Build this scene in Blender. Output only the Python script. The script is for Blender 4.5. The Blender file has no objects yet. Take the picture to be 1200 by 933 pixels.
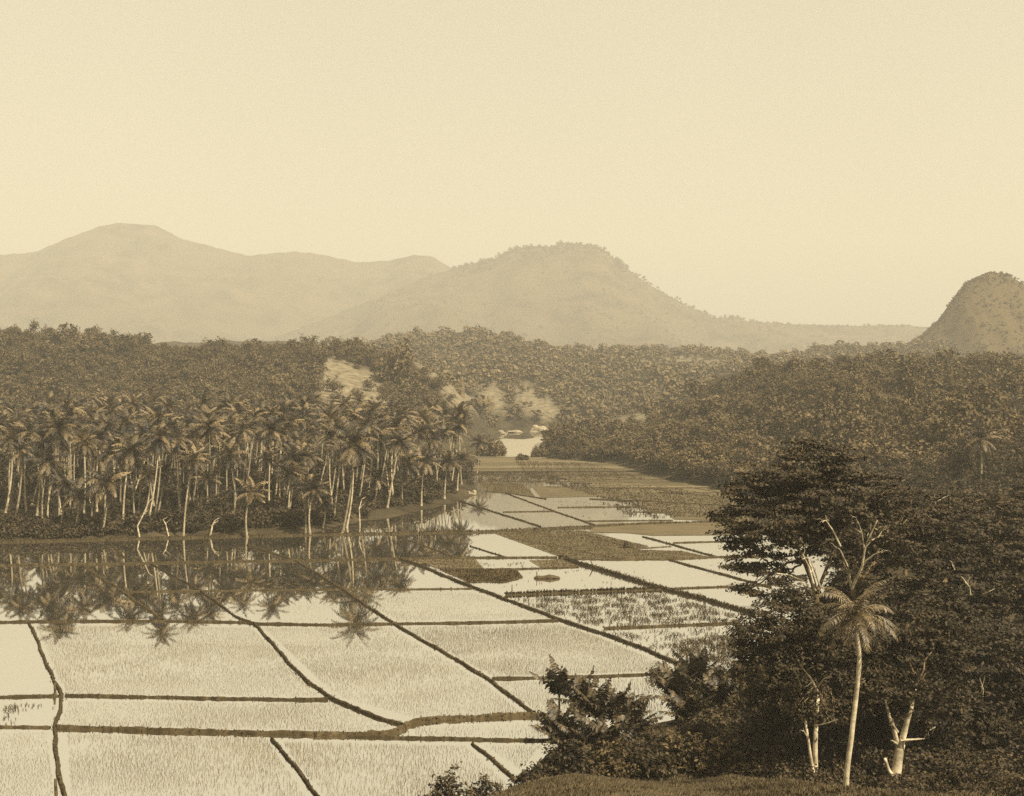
import bpy, math, random
import numpy as np
from mathutils import Vector, Matrix

random.seed(7)
rng = np.random.default_rng(11)
sc = bpy.context.scene
col = sc.collection

# ------------------------------------------------------------------ view geometry (photo is 1200 x 933)
H, F, V0 = 28.0, 1449.0, 450.0          # eye height above the paddies, focal length in photo pixels, horizon row


def P(u, v, z=0.0):
    """world point on the level z seen at photo pixel (u, v)"""
    d = (H - z) * F / (v - V0)
    return ((u - 600.0) / F * d, d, z)


def PD(u, v, d):
    """world point at distance d seen at photo pixel (u, v)"""
    return ((u - 600.0) / F * d, d, H - (v - V0) / F * d)


def XY(pts):
    return [P(u, v)[:2] for u, v in pts]


def sstep(a, b, x):
    t = np.clip((x - a) / (b - a), 0, 1)
    return t * t * (3 - 2 * t)


# ------------------------------------------------------------------ mesh helpers
class MB:
    def __init__(s):
        s.v, s.f, s.n = [], [], 0

    def add(s, verts, faces):
        verts = np.asarray(verts, float).reshape(-1, 3)
        faces = np.asarray(faces, int)
        s.v.append(verts)
        s.f.append(faces + s.n)
        s.n += len(verts)

    def quads(s, q):                      # q: (n,4,3)
        q = np.asarray(q, float)
        n = len(q)
        if n:
            s.add(q.reshape(-1, 3), np.arange(4 * n).reshape(n, 4))

    def tube(s, pts, rad, sides=6, jit=0.0):
        pts = np.asarray(pts, float)
        n = len(pts)
        rad = np.broadcast_to(np.asarray(rad, float), (n,))
        t = np.gradient(pts, axis=0)
        t /= np.linalg.norm(t, axis=1)[:, None] + 1e-9
        ref = np.where(np.abs(t[:, 2:3]) > 0.9, np.array([[1.0, 0, 0]]), np.array([[0, 0, 1.0]]))
        a = np.cross(t, ref)
        a /= np.linalg.norm(a, axis=1)[:, None] + 1e-9
        b = np.cross(t, a)
        for i in range(1, n):             # keep the frame from flipping
            a[i] = a[i - 1] - t[i] * np.dot(a[i - 1], t[i])
            a[i] /= np.linalg.norm(a[i]) + 1e-9
            b[i] = np.cross(t[i], a[i])
        ang = np.arange(sides) / sides * 2 * np.pi
        r = rad[:, None] * (1 + jit * (rng.random((n, sides)) - .5))
        ring = pts[:, None, :] + r[..., None] * (np.cos(ang)[None, :, None] * a[:, None, :] + np.sin(ang)[None, :, None] * b[:, None, :])
        verts = np.concatenate([ring.reshape(-1, 3), pts[-1:]])
        f = []
        for i in range(n - 1):
            for k in range(sides):
                f.append((i * sides + k, i * sides + (k + 1) % sides, (i + 1) * sides + (k + 1) % sides, (i + 1) * sides + k))
        c = n * sides
        for k in range(0, sides, 2):
            f.append(((n - 1) * sides + k, (n - 1) * sides + (k + 1) % sides, (n - 1) * sides + (k + 2) % sides, c))
        s.add(verts, f)

    def merge(s, o):
        if o.n:
            s.add(np.concatenate(o.v), np.concatenate(o.f))

    def arrays(s):
        return np.concatenate(s.v), np.concatenate(s.f)

    def mesh(s, name, mat, smooth=False):
        v, f = s.arrays()
        return raw_mesh(name, v, f, mat, smooth)

    def build(s, name, mat, parent=None, smooth=False):
        o = bpy.data.objects.new(name, s.mesh(name, mat, smooth))
        col.objects.link(o)
        o.parent = parent
        return o


def raw_mesh(name, v, f, mat, smooth=False):
    me = bpy.data.meshes.new(name)
    k = f.shape[1]
    me.vertices.add(len(v))
    me.vertices.foreach_set('co', np.ascontiguousarray(v, dtype=np.float32).ravel())
    me.loops.add(len(f) * k)
    me.loops.foreach_set('vertex_index', np.ascontiguousarray(f, dtype=np.int32).ravel())
    me.polygons.add(len(f))
    me.polygons.foreach_set('loop_start', np.arange(len(f), dtype=np.int32) * k)
    me.polygons.foreach_set('use_smooth', np.full(len(f), smooth))
    me.update(calc_edges=True)
    me.materials.append(mat)
    return me


def link(name, me, parent=None):
    o = bpy.data.objects.new(name, me)
    col.objects.link(o)
    o.parent = parent
    return o


def tag(o, label=None, cat=None, group=None, kind=None):
    for k, val in (('label', label), ('category', cat), ('group', group), ('kind', kind)):
        if val:
            o[k] = val
    return o


def empty(name, loc, label, cat, group=None):
    o = bpy.data.objects.new(name, None)
    col.objects.link(o)
    o.location = loc
    o.empty_display_size = .3
    return tag(o, label, cat, group)


def copy_thing(root, label=None):
    r = root.copy()
    col.objects.link(r)
    if label:
        r['label'] = label
    for ch in root.children:
        c = ch.copy()
        col.objects.link(c)
        c.parent = r
    return r


# ------------------------------------------------------------------ materials
def mat_new(name):
    m = bpy.data.materials.new(name)
    m.use_nodes = True
    nt = m.node_tree
    b = nt.nodes['Principled BSDF']
    return m, nt, b


def ramp_mat(name, c0, c1, scale=1.0, rough=.8, spec=.15, obj_var=0.0, detail=4.0, bump=0.0, c2=None, scale2=None, coord='Object', stretch=None, vary=None):
    """noise between two surface colours, optional slow second colour and per-object variation"""
    m, nt, b = mat_new(name)
    k = .55 if c0[0] > .14 else 1.0          # old prints: plants and soil read warm brown
    c0, c1, c2 = [(q[0], q[1] * (1 - .11 * k), q[2] * (1 - .3 * k)) if q else q for q in (c0, c1, c2)]
    tc = nt.nodes.new('ShaderNodeTexCoord')
    src = tc.outputs[coord]
    if coord == 'World':
        pass
    if stretch:
        mp = nt.nodes.new('ShaderNodeMapping')
        mp.inputs['Scale'].default_value = stretch
        nt.links.new(src, mp.inputs['Vector'])
        src = mp.outputs['Vector']
    n = nt.nodes.new('ShaderNodeTexNoise')
    n.inputs['Scale'].default_value = scale
    n.inputs['Detail'].default_value = detail
    nt.links.new(src, n.inputs['Vector'])
    r = nt.nodes.new('ShaderNodeValToRGB')
    r.color_ramp.elements[0].position = .32
    r.color_ramp.elements[1].position = .68
    r.color_ramp.elements[0].color = (*c0, 1)
    r.color_ramp.elements[1].color = (*c1, 1)
    if vary:                              # leaf-to-leaf (or frond-to-frond) differences of colour
        if vary == 'leaf':
            rv = nt.nodes.new('ShaderNodeNewGeometry').outputs['Random Per Island']
        else:
            an = nt.nodes.new('ShaderNodeAttribute')
            an.attribute_name = 'tone'
            rv = an.outputs['Fac']
        mr0 = nt.nodes.new('ShaderNodeMapRange')
        mr0.inputs['From Min'].default_value, mr0.inputs['From Max'].default_value = .3, .7
        nt.links.new(n.outputs['Fac'], mr0.inputs['Value'])
        ml = nt.nodes.new('ShaderNodeMix')
        ml.inputs[0].default_value = .6 if vary == 'leaf' else .75
        nt.links.new(mr0.outputs['Result'], ml.inputs[2])
        nt.links.new(rv, ml.inputs[3])
        r.color_ramp.elements[0].position, r.color_ramp.elements[1].position = .15, .9
        nt.links.new(ml.outputs[0], r.inputs['Fac'])
    else:
        nt.links.new(n.outputs['Fac'], r.inputs['Fac'])
    out = r.outputs['Color']
    if c2:
        n2 = nt.nodes.new('ShaderNodeTexNoise')
        n2.inputs['Scale'].default_value = scale2
        n2.inputs['Detail'].default_value = 3
        nt.links.new(src, n2.inputs['Vector'])
        r2 = nt.nodes.new('ShaderNodeValToRGB')
        r2.color_ramp.elements[0].position = .42
        r2.color_ramp.elements[1].position = .66
        nt.links.new(n2.outputs['Fac'], r2.inputs['Fac'])
        mx = nt.nodes.new('ShaderNodeMixRGB')
        mx.inputs[2].default_value = (*c2, 1)
        nt.links.new(r2.outputs['Color'], mx.inputs[0])
        nt.links.new(out, mx.inputs[1])
        out = mx.outputs[0]
    if obj_var:
        oi = nt.nodes.new('ShaderNodeObjectInfo')
        mr = nt.nodes.new('ShaderNodeMapRange')
        mr.inputs['To Min'].default_value = 1 - obj_var
        mr.inputs['To Max'].default_value = 1 + obj_var
        nt.links.new(oi.outputs['Random'], mr.inputs['Value'])
        mu = nt.nodes.new('ShaderNodeVectorMath')
        mu.operation = 'SCALE'
        nt.links.new(out, mu.inputs[0])
        nt.links.new(mr.outputs['Result'], mu.inputs['Scale'])
        out = mu.outputs['Vector']
    nt.links.new(out, b.inputs['Base Color'])
    b.inputs['Roughness'].default_value = rough
    b.inputs['Specular IOR Level'].default_value = spec
    if bump:
        bp = nt.nodes.new('ShaderNodeBump')
        bp.inputs['Strength'].default_value = bump
        bp.inputs['Distance'].default_value = .2
        nt.links.new(n.outputs['Fac'], bp.inputs['Height'])
        nt.links.new(bp.outputs['Normal'], b.inputs['Normal'])
    return m


M = {}
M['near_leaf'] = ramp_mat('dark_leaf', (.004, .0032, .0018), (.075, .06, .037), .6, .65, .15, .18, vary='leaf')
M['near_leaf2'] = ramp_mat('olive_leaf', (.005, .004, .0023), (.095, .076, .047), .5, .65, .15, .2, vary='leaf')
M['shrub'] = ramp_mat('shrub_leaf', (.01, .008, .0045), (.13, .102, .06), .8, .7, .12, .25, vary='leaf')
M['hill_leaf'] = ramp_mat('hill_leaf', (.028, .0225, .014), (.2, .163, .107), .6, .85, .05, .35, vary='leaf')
M['forest'] = ramp_mat('forest_leaf_hazed', (.04, .0325, .0205), (.2, .164, .11), .35, .85, .05, 0, 7.0, 0, (.085, .069, .045), .03, vary='leaf')  # leaf colour with contrast lowered: some distance haze is put into it
M['far_forest'] = ramp_mat('far_forest_leaf_hazed', (.075, .0615, .039), (.215, .177, .12), .12, .85, .05, 0, 7.0, vary='leaf')  # lifted dark end, narrow range: haze painted into the far leaf colour
M['frond'] = ramp_mat('coconut_frond', (.008, .0062, .0036), (.24, .193, .122), 1.1, .5, .3, .2, vary='frond')
M['frond_near'] = ramp_mat('coconut_frond_close', (.025, .02, .012), (.24, .195, .125), .9, .45, .35, vary='leaf')
M['spiky'] = ramp_mat('stiff_palm_leaf', (.009, .0072, .0042), (.12, .097, .06), .9, .5, .25, .2, vary='leaf')
M['palm_trunk'] = ramp_mat('coconut_trunk', (.2, .169, .118), (.52, .455, .34), 3.0, .85, .1, .4, 5, 0, None, None, 'Object', (1, 1, .5))
M['pale_bark'] = ramp_mat('pale_bark', (.42, .37, .27), (.74, .67, .53), 1.6, .85, .1, 0, 6, .4, (.24, .205, .145), 1.1)
M['bark'] = ramp_mat('bark', (.06, .047, .03), (.2, .16, .105), 2.0, .9, .1, .2, 5, .2)
M['earth'] = ramp_mat('earth', (.026, .0215, .014), (.1, .083, .055), 2.2, .95, .05, .2, 9, .6, (.05, .041, .026), .4)
M['planted'] = ramp_mat('planted_field', (.075, .066, .047), (.15, .132, .097), .6, .95, .05, .16, 8, .2, None, None, 'Object', (.25, 1.6, 1))
M['grassy'] = ramp_mat('grass_field', (.075, .066, .047), (.2, .176, .13), .12, .95, .05, .24, 9, .2, (.09, .079, .057), .03, 'Object', (.3, 1.9, 1))
M['rice'] = ramp_mat('rice_seedling', (.11, .094, .063), (.32, .275, .198), .06, .7, .2, vary='leaf')
M['weed'] = ramp_mat('water_weed', (.02, .0157, .009), (.13, .103, .062), .3, .8, .1, vary='leaf')
M['grass'] = ramp_mat('knoll_grass', (.028, .0235, .0155), (.17, .143, .099), .3, .8, .1, 0, 6, 0, (.05, .042, .028), .25, vary='leaf')
M['stone'] = ramp_mat('pale_stone', (.2, .17, .12), (.42, .37, .28), 1.0, .9, .1, 0, 6, .3)
M['rock'] = ramp_mat('grey_rock', (.06, .049, .03), (.26, .22, .15), .5, .9, .1, 0, 7, .4)
M['mud'] = ramp_mat('dark_mud', (.05, .038, .022), (.1, .078, .046), 2.0, .7, .2, 0, 5, .3)
M['wood'] = ramp_mat('weathered_wood', (.05, .039, .024), (.14, .112, .07), 4.0, .9, .1)


def terrain_mat():
    m, nt, b = mat_new('ground_cover')
    tc = nt.nodes.new('ShaderNodeTexCoord')
    n = nt.nodes.new('ShaderNodeTexNoise')
    n.inputs['Scale'].default_value = .12
    n.inputs['Detail'].default_value = 9
    nt.links.new(tc.outputs['Object'], n.inputs['Vector'])
    r = nt.nodes.new('ShaderNodeValToRGB')
    r.color_ramp.elements[0].position, r.color_ramp.elements[1].position = .3, .7
    r.color_ramp.elements[0].color = (.022, .0165, .009, 1)
    r.color_ramp.elements[1].color = (.08, .062, .036, 1)
    nt.links.new(n.outputs['Fac'], r.inputs['Fac'])
    at = nt.nodes.new('ShaderNodeAttribute')
    at.attribute_name = 'bare'
    n2 = nt.nodes.new('ShaderNodeTexNoise')
    n2.inputs['Scale'].default_value = .3
    n2.inputs['Detail'].default_value = 8
    nt.links.new(tc.outputs['Object'], n2.inputs['Vector'])
    r2 = nt.nodes.new('ShaderNodeValToRGB')
    r2.color_ramp.elements[0].position, r2.color_ramp.elements[1].position = .3, .7
    r2.color_ramp.elements[0].color = (.10, .081, .05, 1)
    r2.color_ramp.elements[1].color = (.245, .2, .13, 1)
    nt.links.new(n2.outputs['Fac'], r2.inputs['Fac'])
    mx = nt.nodes.new('ShaderNodeMixRGB')
    nt.links.new(at.outputs['Fac'], mx.inputs[0])
    nt.links.new(r.outputs['Color'], mx.inputs[1])
    nt.links.new(r2.outputs['Color'], mx.inputs[2])
    nt.links.new(mx.outputs[0], b.inputs['Base Color'])
    b.inputs['Roughness'].default_value = .95
    b.inputs['Specular IOR Level'].default_value = .05
    bp = nt.nodes.new('ShaderNodeBump')
    bp.inputs['Strength'].default_value = .5
    bp.inputs['Distance'].default_value = .6
    nt.links.new(n.outputs['Fac'], bp.inputs['Height'])
    nt.links.new(bp.outputs['Normal'], b.inputs['Normal'])
    return m


def water_mat():
    """muddy standing water: a pale silt body under a mirror film"""
    m, nt, b = mat_new('paddy_water')
    nt.nodes.remove(b)
    out = nt.nodes['Material Output']
    tc = nt.nodes.new('ShaderNodeTexCoord')
    n = nt.nodes.new('ShaderNodeTexNoise')
    n.inputs['Scale'].default_value = .05
    n.inputs['Detail'].default_value = 6
    nt.links.new(tc.outputs['Object'], n.inputs['Vector'])
    r = nt.nodes.new('ShaderNodeValToRGB')
    r.color_ramp.elements[0].position, r.color_ramp.elements[1].position = .3, .7
    r.color_ramp.elements[0].color = (.05, .041, .026, 1)
    r.color_ramp.elements[1].color = (.09, .075, .05, 1)
    nt.links.new(n.outputs['Fac'], r.inputs['Fac'])
    df = nt.nodes.new('ShaderNodeBsdfDiffuse')
    nt.links.new(r.outputs['Color'], df.inputs['Color'])
    gl = nt.nodes.new('ShaderNodeBsdfGlossy')
    gl.inputs['Color'].default_value = (.98, .97, .94, 1)
    gl.inputs['Roughness'].default_value = .012
    n2 = nt.nodes.new('ShaderNodeTexNoise')
    n2.inputs['Scale'].default_value = 2.2
    n2.inputs['Detail'].default_value = 2
    nt.links.new(tc.outputs['Object'], n2.inputs['Vector'])
    bp = nt.nodes.new('ShaderNodeBump')
    bp.inputs['Strength'].default_value = .006
    bp.inputs['Distance'].default_value = .1
    nt.links.new(n2.outputs['Fac'], bp.inputs['Height'])
    nt.links.new(bp.outputs['Normal'], gl.inputs['Normal'])
    lw = nt.nodes.new('ShaderNodeFresnel')
    lw.inputs['IOR'].default_value = 60.0
    mx = nt.nodes.new('ShaderNodeMixShader')
    nt.links.new(lw.outputs['Fac'], mx.inputs['Fac'])
    nt.links.new(df.outputs[0], mx.inputs[1])
    nt.links.new(gl.outputs[0], mx.inputs[2])
    nt.links.new(mx.outputs[0], out.inputs['Surface'])
    return m


M['ground'] = terrain_mat()
M['water'] = water_mat()


def river_mat():
    """running water: broken ripples that throw back the open sky"""
    m, nt, b = mat_new('river_water')
    b.inputs['Base Color'].default_value = (.30, .255, .17, 1)
    b.inputs['Roughness'].default_value = .3
    b.inputs['IOR'].default_value = 1.6
    tc = nt.nodes.new('ShaderNodeTexCoord')
    mp = nt.nodes.new('ShaderNodeMapping')
    mp.inputs['Scale'].default_value = (.25, 1, 1)
    n = nt.nodes.new('ShaderNodeTexNoise')
    n.inputs['Scale'].default_value = .7
    n.inputs['Detail'].default_value = 4
    bp = nt.nodes.new('ShaderNodeBump')
    bp.inputs['Strength'].default_value = .6
    bp.inputs['Distance'].default_value = .5
    nt.links.new(tc.outputs['Object'], mp.inputs['Vector'])
    nt.links.new(mp.outputs['Vector'], n.inputs['Vector'])
    nt.links.new(n.outputs['Fac'], bp.inputs['Height'])
    nt.links.new(bp.outputs['Normal'], b.inputs['Normal'])
    return m


M['river'] = river_mat()
M['mountain'] = ramp_mat('mountain_forest', (.035, .027, .016), (.12, .094, .056), .012, .95, .05, 0, 10, .5, (.09, .071, .043), .003)


# ------------------------------------------------------------------ terrain
def poly_sd(x, y, poly):
    """signed distance to a polygon, positive outside"""
    poly = np.asarray(poly, float)
    d2 = np.full(x.shape, 1e18)
    inside = np.zeros(x.shape, bool)
    n = len(poly)
    for i in range(n):
        ax, ay = poly[i]
        bx, by = poly[(i + 1) % n]
        ex, ey = bx - ax, by - ay
        t = np.clip(((x - ax) * ex + (y - ay) * ey) / (ex * ex + ey * ey + 1e-12), 0, 1)
        d2 = np.minimum(d2, (x - ax - t * ex) ** 2 + (y - ay - t * ey) ** 2)
        c = (ay > y) != (by > y)
        with np.errstate(divide='ignore', invalid='ignore'):
            xi = ax + (y - ay) / (by - ay) * ex
        inside ^= c & (x < xi)
    d = np.sqrt(d2)
    return np.where(inside, -d, d)


# edge of the flooded valley floor, walked round on the map
VALLEY_PX = [(0, 635), (130, 632), (300, 628), (378, 623), (412, 612), (470, 604), (530, 590), (563, 579.5), (561, 574), (548, 567), (549, 549),
             (560, 534), (572, 530), (566, 521), (586, 509), (604, 505.5), (634, 505), (640, 511), (628, 528), (640, 538), (690, 541), (722, 545),
             (772, 562), (832, 572), (890, 588), (960, 620), (985, 665), (955, 705), (905, 745), (885, 800), (850, 826), (790, 842), (700, 866),
             (648, 876), (622, 900), (604, 922)]
VALLEY = [(-190, 235), (-120, 222)] + XY(VALLEY_PX) + [(-.5, 80), (-6, 76), (-190, 74)]


def wob(x, y, s, seed=0):
    """cheap smooth noise in -1..1"""
    a = np.sin(x / s * 1.7 + 1.3 * np.sin(y / s * 1.1 + seed) + seed * 2.1)
    b = np.sin(y / s * 1.9 + 1.7 * np.sin(x / s * .9 + seed * 1.7) + seed)
    c = np.sin((x + y) / s * 2.9 + seed * 3.1 + 1.1 * np.sin((x - y) / s * 2.3))
    return (a + b + .6 * c) / 2.6


def prof(u, v, yc, tree_px):
    u, v = np.array(u, float), np.array(v, float)
    return (u - 600) / F * yc, H + (V0 - v - tree_px) / F * yc


LX, LZ = prof([-300, 0, 60, 110, 200, 280, 340, 400, 430, 470, 500, 520, 545, 575, 592],
              [368, 371, 374, 376, 384, 389, 388, 387, 394, 402, 411, 424, 448, 484, 505], 650, 26)
RX, RZ = prof([636, 660, 690, 730, 760, 800, 835, 858, 875, 900, 1000, 1100, 1200, 1500],
              [513, 506, 492, 480, 471, 459, 446, 432, 417, 411, 407, 411, 411, 405], 560, 25)
FX, FZ = prof([-400, 300, 380, 430, 500, 560, 600, 650, 700, 760, 800, 860, 1000, 1600],
              [392, 392, 392, 394, 386, 386, 391, 397, 401, 404, 407, 408, 400, 400], 1250, 10)


def hills(x, y):
    # left hill
    yf = np.interp(x, [-300, -75, -45, -20, -5], [395, 395, 430, 520, 620])
    t = np.clip((y - yf) / (650 - yf), 0, 1)
    zl = np.interp(x, LX, LZ, right=0) * (.55 * t + .45 * sstep(0, 1, t)) * (1 - .25 * sstep(660, 950, y))
    # right hill
    yf = np.interp(x, [10, 35, 42, 53, 62, 75, 110, 200], [470, 436, 372, 338, 262, 215, 150, 110])
    t = np.clip((y - yf) / (560 - yf), 0, 1)
    zr = np.maximum(np.interp(x, RX, RZ, left=0), 0) * (.6 * t + .4 * sstep(0, 1, t)) * (1 - .35 * sstep(570, 800, y))
    # far ridge across the end of the valley
    t = np.clip((y - 750) / 500, 0, 1)
    zf = np.interp(x, FX, FZ) * (.65 * np.sqrt(t) + .35 * t) * (1 - .12 * sstep(1260, 1800, y))
    z = np.maximum(np.maximum(zl, zr), zf)
    w = sstep(4, 20, z)
    z = z + w * (2.0 * wob(x, y * .6, 62, 7) + 2.0 * wob(x, y, 30, 1) + .8 * wob(x, y, 11, 2) - 1.2) * np.where(y > 700, 2.2, 1.0)
    return z


def height(x, y):
    x, y = np.asarray(x, float), np.asarray(y, float)
    sd = poly_sd(x, y, VALLEY)
    z = np.where(sd < 0, -.3 * sstep(0, 1.0, -sd), 1.2 * sstep(0, 5.5, sd) + .25 * wob(x, y, 6, 3) * sstep(1, 5, sd))
    z = z + hills(x, y) * sstep(2, 14, sd)
    # the knoll the view is taken from
    w = sstep(-14, 4, x) * (1 - sstep(12.5, 18.5, x))
    top = (1 - w) * (26.2 - .37 * y) + w * (26.55 - .3 * y + .22 * np.sin(x * .45 + 1) + .1 * wob(x, y, 3.5, 9))
    top = np.where(y > 72, top - w * (y - 72) * .75 - w * .02 * (y - 72) ** 2, top)
    top = top + .1 * wob(x, y, 2.2, 5)
    top = np.where(y < 0, 26.2 + .05 * y, top)
    return np.maximum(z, top)


def zat(x, y):
    return float(height(np.array([x]), np.array([y]))[0])


BARE_PX = [
    [(378, 419), (392, 416), (408, 426), (430, 434), (449, 447), (464, 464), (456, 486), (400, 486), (380, 470), (370, 450), (376, 434)],
    [(468, 404), (498, 405), (516, 416), (532, 428), (548, 442), (558, 462), (560, 482), (530, 482), (518, 460), (505, 444), (488, 428)],
    [(556, 452), (580, 449), (596, 462), (590, 482), (562, 482)],
    [(600, 440), (620, 452), (645, 468), (662, 484), (640, 494), (606, 480)],
    [(715, 490), (760, 482), (778, 486), (740, 500), (700, 506)],
    [(735, 416), (800, 416), (850, 418), (852, 429), (800, 428), (740, 422)],
]


def bare_at(x, y, z):
    u = 600 + x / y * F
    v = V0 - (z - H) / y * F
    w = np.zeros(x.shape)
    for i, pl in enumerate(BARE_PX):
        s = poly_sd(u, v, pl) + 3.0 * wob(u, v, 7, i)
        far = (y > 1050) if i == 5 else ((y < 800) if i in (0, 1, 4) else (y > 700))
        w = np.maximum(w, np.where(far, 1 - sstep(-7, 6, s + 4 * wob(u, v, 3.1, i + 4)), 0))
    return w


def make_terrain():
    ys = np.concatenate([np.linspace(-60, 60, 41), np.linspace(61, 110, 60), np.linspace(112, 440, 150), np.linspace(443, 760, 110),
                         np.linspace(768, 1320, 80), np.geomspace(1340, 7400, 44)])
    a = np.linspace(-.95, .95, 300)
    a = a * (.55 + .45 * np.abs(a) / .95)
    Y, A = np.meshgrid(ys, a, indexing='ij')
    X = A * (70 + np.maximum(Y, 0)) * np.where(Y > 3000, 1, 1)
    Z = height(X, Y)
    n, k = Y.shape
    idx = np.arange(n * k).reshape(n, k)
    f = np.stack([idx[:-1, :-1], idx[:-1, 1:], idx[1:, 1:], idx[1:, :-1]], -1).reshape(-1, 4)
    v = np.stack([X, Y, Z], -1).reshape(-1, 3)
    me = raw_mesh('ground', v, f, M['ground'], True)
    at = me.attributes.new('bare', 'FLOAT', 'POINT')
    b = np.where(Y > 300, bare_at(X, np.maximum(Y, 1), Z), 0).ravel()
    at.data.foreach_set('value', b.astype(np.float32))
    tag(link('ground', me), kind='structure')


make_terrain()

# mountains far behind, each a ridge with its own slopes and spurs


SLOPES = []


def mountain(name, us, vs, yc, front, back, spur, seed, tree_px=0, kx=260):
    cx, cz = prof(us, vs, yc, tree_px)
    xs = np.linspace(cx[0], cx[-1], kx)
    ys = np.concatenate([yc - front * np.linspace(1, 0, 60) ** 1.0, yc + back * np.linspace(.05, 1, 20)])
    Y, X = np.meshgrid(ys, xs, indexing='ij')
    zc = np.interp(X, cx, cz)
    t = np.where(Y <= yc, 1 - (yc - Y) / front, 1 - (Y - yc) / back)
    Z = 30 + (zc - 30) * (.5 * t + .5 * t ** 1.8)
    off = np.clip(np.minimum(t, 1) * (1 - t) * 4, 0, 1)
    Z = Z - spur * off * (1 + wob(X, Y * .35, spur * 2.2, seed)) + .22 * spur * off * wob(X, Y, spur * .7, seed + 3)
    Z = Z + spur * .035 * wob(X, Y, spur * .22, seed + 5)
    n, k = Y.shape
    idx = np.arange(n * k).reshape(n, k)
    f = np.stack([idx[:-1, :-1], idx[:-1, 1:], idx[1:, 1:], idx[1:, :-1]], -1).reshape(-1, 4)
    SLOPES.append(np.stack([X, Y, Z], -1)[:60])
    return tag(link(name, raw_mesh(name, np.stack([X, Y, Z], -1).reshape(-1, 3), f, M['mountain'], True)), kind='structure')


mountain('mountain', [-500, -300, -100, 0, 40, 80, 115, 140, 160, 182, 210, 240, 290, 320, 345, 375, 420, 460, 485, 505, 527, 560, 700, 860, 1000],
         [330, 318, 312, 299, 296, 279, 266, 261, 263, 264, 279, 287, 300, 297, 295, 298, 308, 305, 299, 300, 313, 332, 372, 392, 400],
         4900, 1800, 800, 85, 1)
RIDGE_U = [300, 360, 420, 470, 500, 527, 545, 580, 597, 606, 625, 640, 655, 675, 690, 705, 712, 722, 740, 760, 800, 840, 860, 880, 930, 1000, 1060, 1120, 1300, 1700]
RIDGE_V = [402, 382, 358, 338, 324, 316, 311, 304, 294, 291, 289, 290, 288, 286, 288, 292, 298, 305, 319, 333, 356, 373, 371, 377, 380, 382, 381, 386, 385, 380]
mountain('mountain', RIDGE_U, RIDGE_V, 4050, 1550, 700, 75, 4)
mountain('rocky_hill', [1040, 1060, 1080, 1100, 1112, 1122, 1132, 1145, 1158, 1172, 1185, 1200, 1220, 1250, 1300, 1400],
         [412, 404, 392, 374, 357, 342, 331, 324, 319, 320, 324, 334, 344, 366, 392, 410], 1350, 170, 150, 12, 2, 0, 160)

# ------------------------------------------------------------------ water and fields


def sheet(name, pts, z, mat, kind='structure'):
    bm_v = [(x, y, z) for x, y in pts]
    me = bpy.data.meshes.new(name)
    me.from_pydata(bm_v, [], [tuple(range(len(pts)))])
    me.update()
    if me.polygons[0].normal.z < 0:
        me.flip_normals()
    me.materials.append(mat)
    return tag(link(name, me), kind=kind)


sheet('water', [(-185, 66), (75, 66), (75, 758), (-60, 758), (-60, 420), (-185, 420)], 0.0, M['water'])

PLANTED = [
    [(490, 656), (557, 655), (567, 666), (513, 666.5)],
    [(620, 657), (656, 656), (680, 664.5), (634, 665.5)],
    [(576, 624), (682, 622), (760, 640), (748, 644.5), (800, 646), (832, 653), (780, 655), (657, 653)],
    [(560, 566), (613, 567), (622, 575), (627, 582), (595, 577.5), (569, 575.5)],
    [(622, 569), (700, 572), (860, 585), (880, 612), (790, 609), (782, 602), (752, 597), (745, 585), (700, 582), (634, 583.5)],
    [(700, 614), (760, 612), (880, 611), (880, 627), (765, 628), (735, 625), (690, 624)],
]
SEEDBED = [[(516, 668.5), (560, 668), (606, 668), (613, 677), (600, 681), (588, 683), (570, 682), (547, 683), (540, 678), (527, 673)]]
GRASSY = [
    [(554, 552.5), (560, 536), (600, 538), (640, 538), (690, 541), (722, 545), (772, 562), (832, 572), (880, 586), (860, 584), (700, 571), (668, 566), (640, 556), (610, 552.5)],
    [(700, 571.3), (860, 584.3), (880, 587), (840, 574), (780, 566), (720, 560)],
]
for i, pl in enumerate(PLANTED):
    sheet('planted_field', XY(pl), .03 + .004 * (i % 3), M['planted'])
for pl in SEEDBED:
    sheet('planted_field', XY(pl), .045, M['weed'])
edge_v, edge_u = [535, 541, 545, 553, 562, 572, 590], [650, 692, 726, 752, 778, 838, 900]
STRIPS = [(536, 541.5, 556), (541.8, 545.2, 556), (545.5, 549.5, 556), (550, 553, 555), (553.3, 557.6, 640), (558, 562, 655), (562.4, 566.6, 665), (567, 572, 690), (572.4, 577.5, 735), (578, 584.5, 800)]
for i, (va, vb, ul) in enumerate(STRIPS):
    ur0, ur1 = np.interp(va, edge_v, edge_u) + 4, np.interp(vb, edge_v, edge_u) + 4
    ua = [ul + 6 * math.sin(i * 2.1), ul + 10 * math.sin(i * 1.3 + 1)]
    sheet('grass_field', XY([(ua[0], va), (ur0, va), (ur1, vb), (ua[1], vb)]), .05 + .03 * (i % 4), M['grassy'])
sheet('river', XY([(560, 531), (566, 521), (590, 514), (612, 515), (640, 512), (634, 524), (628, 535.5), (556, 535.5)]), .03, M['river'])

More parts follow.
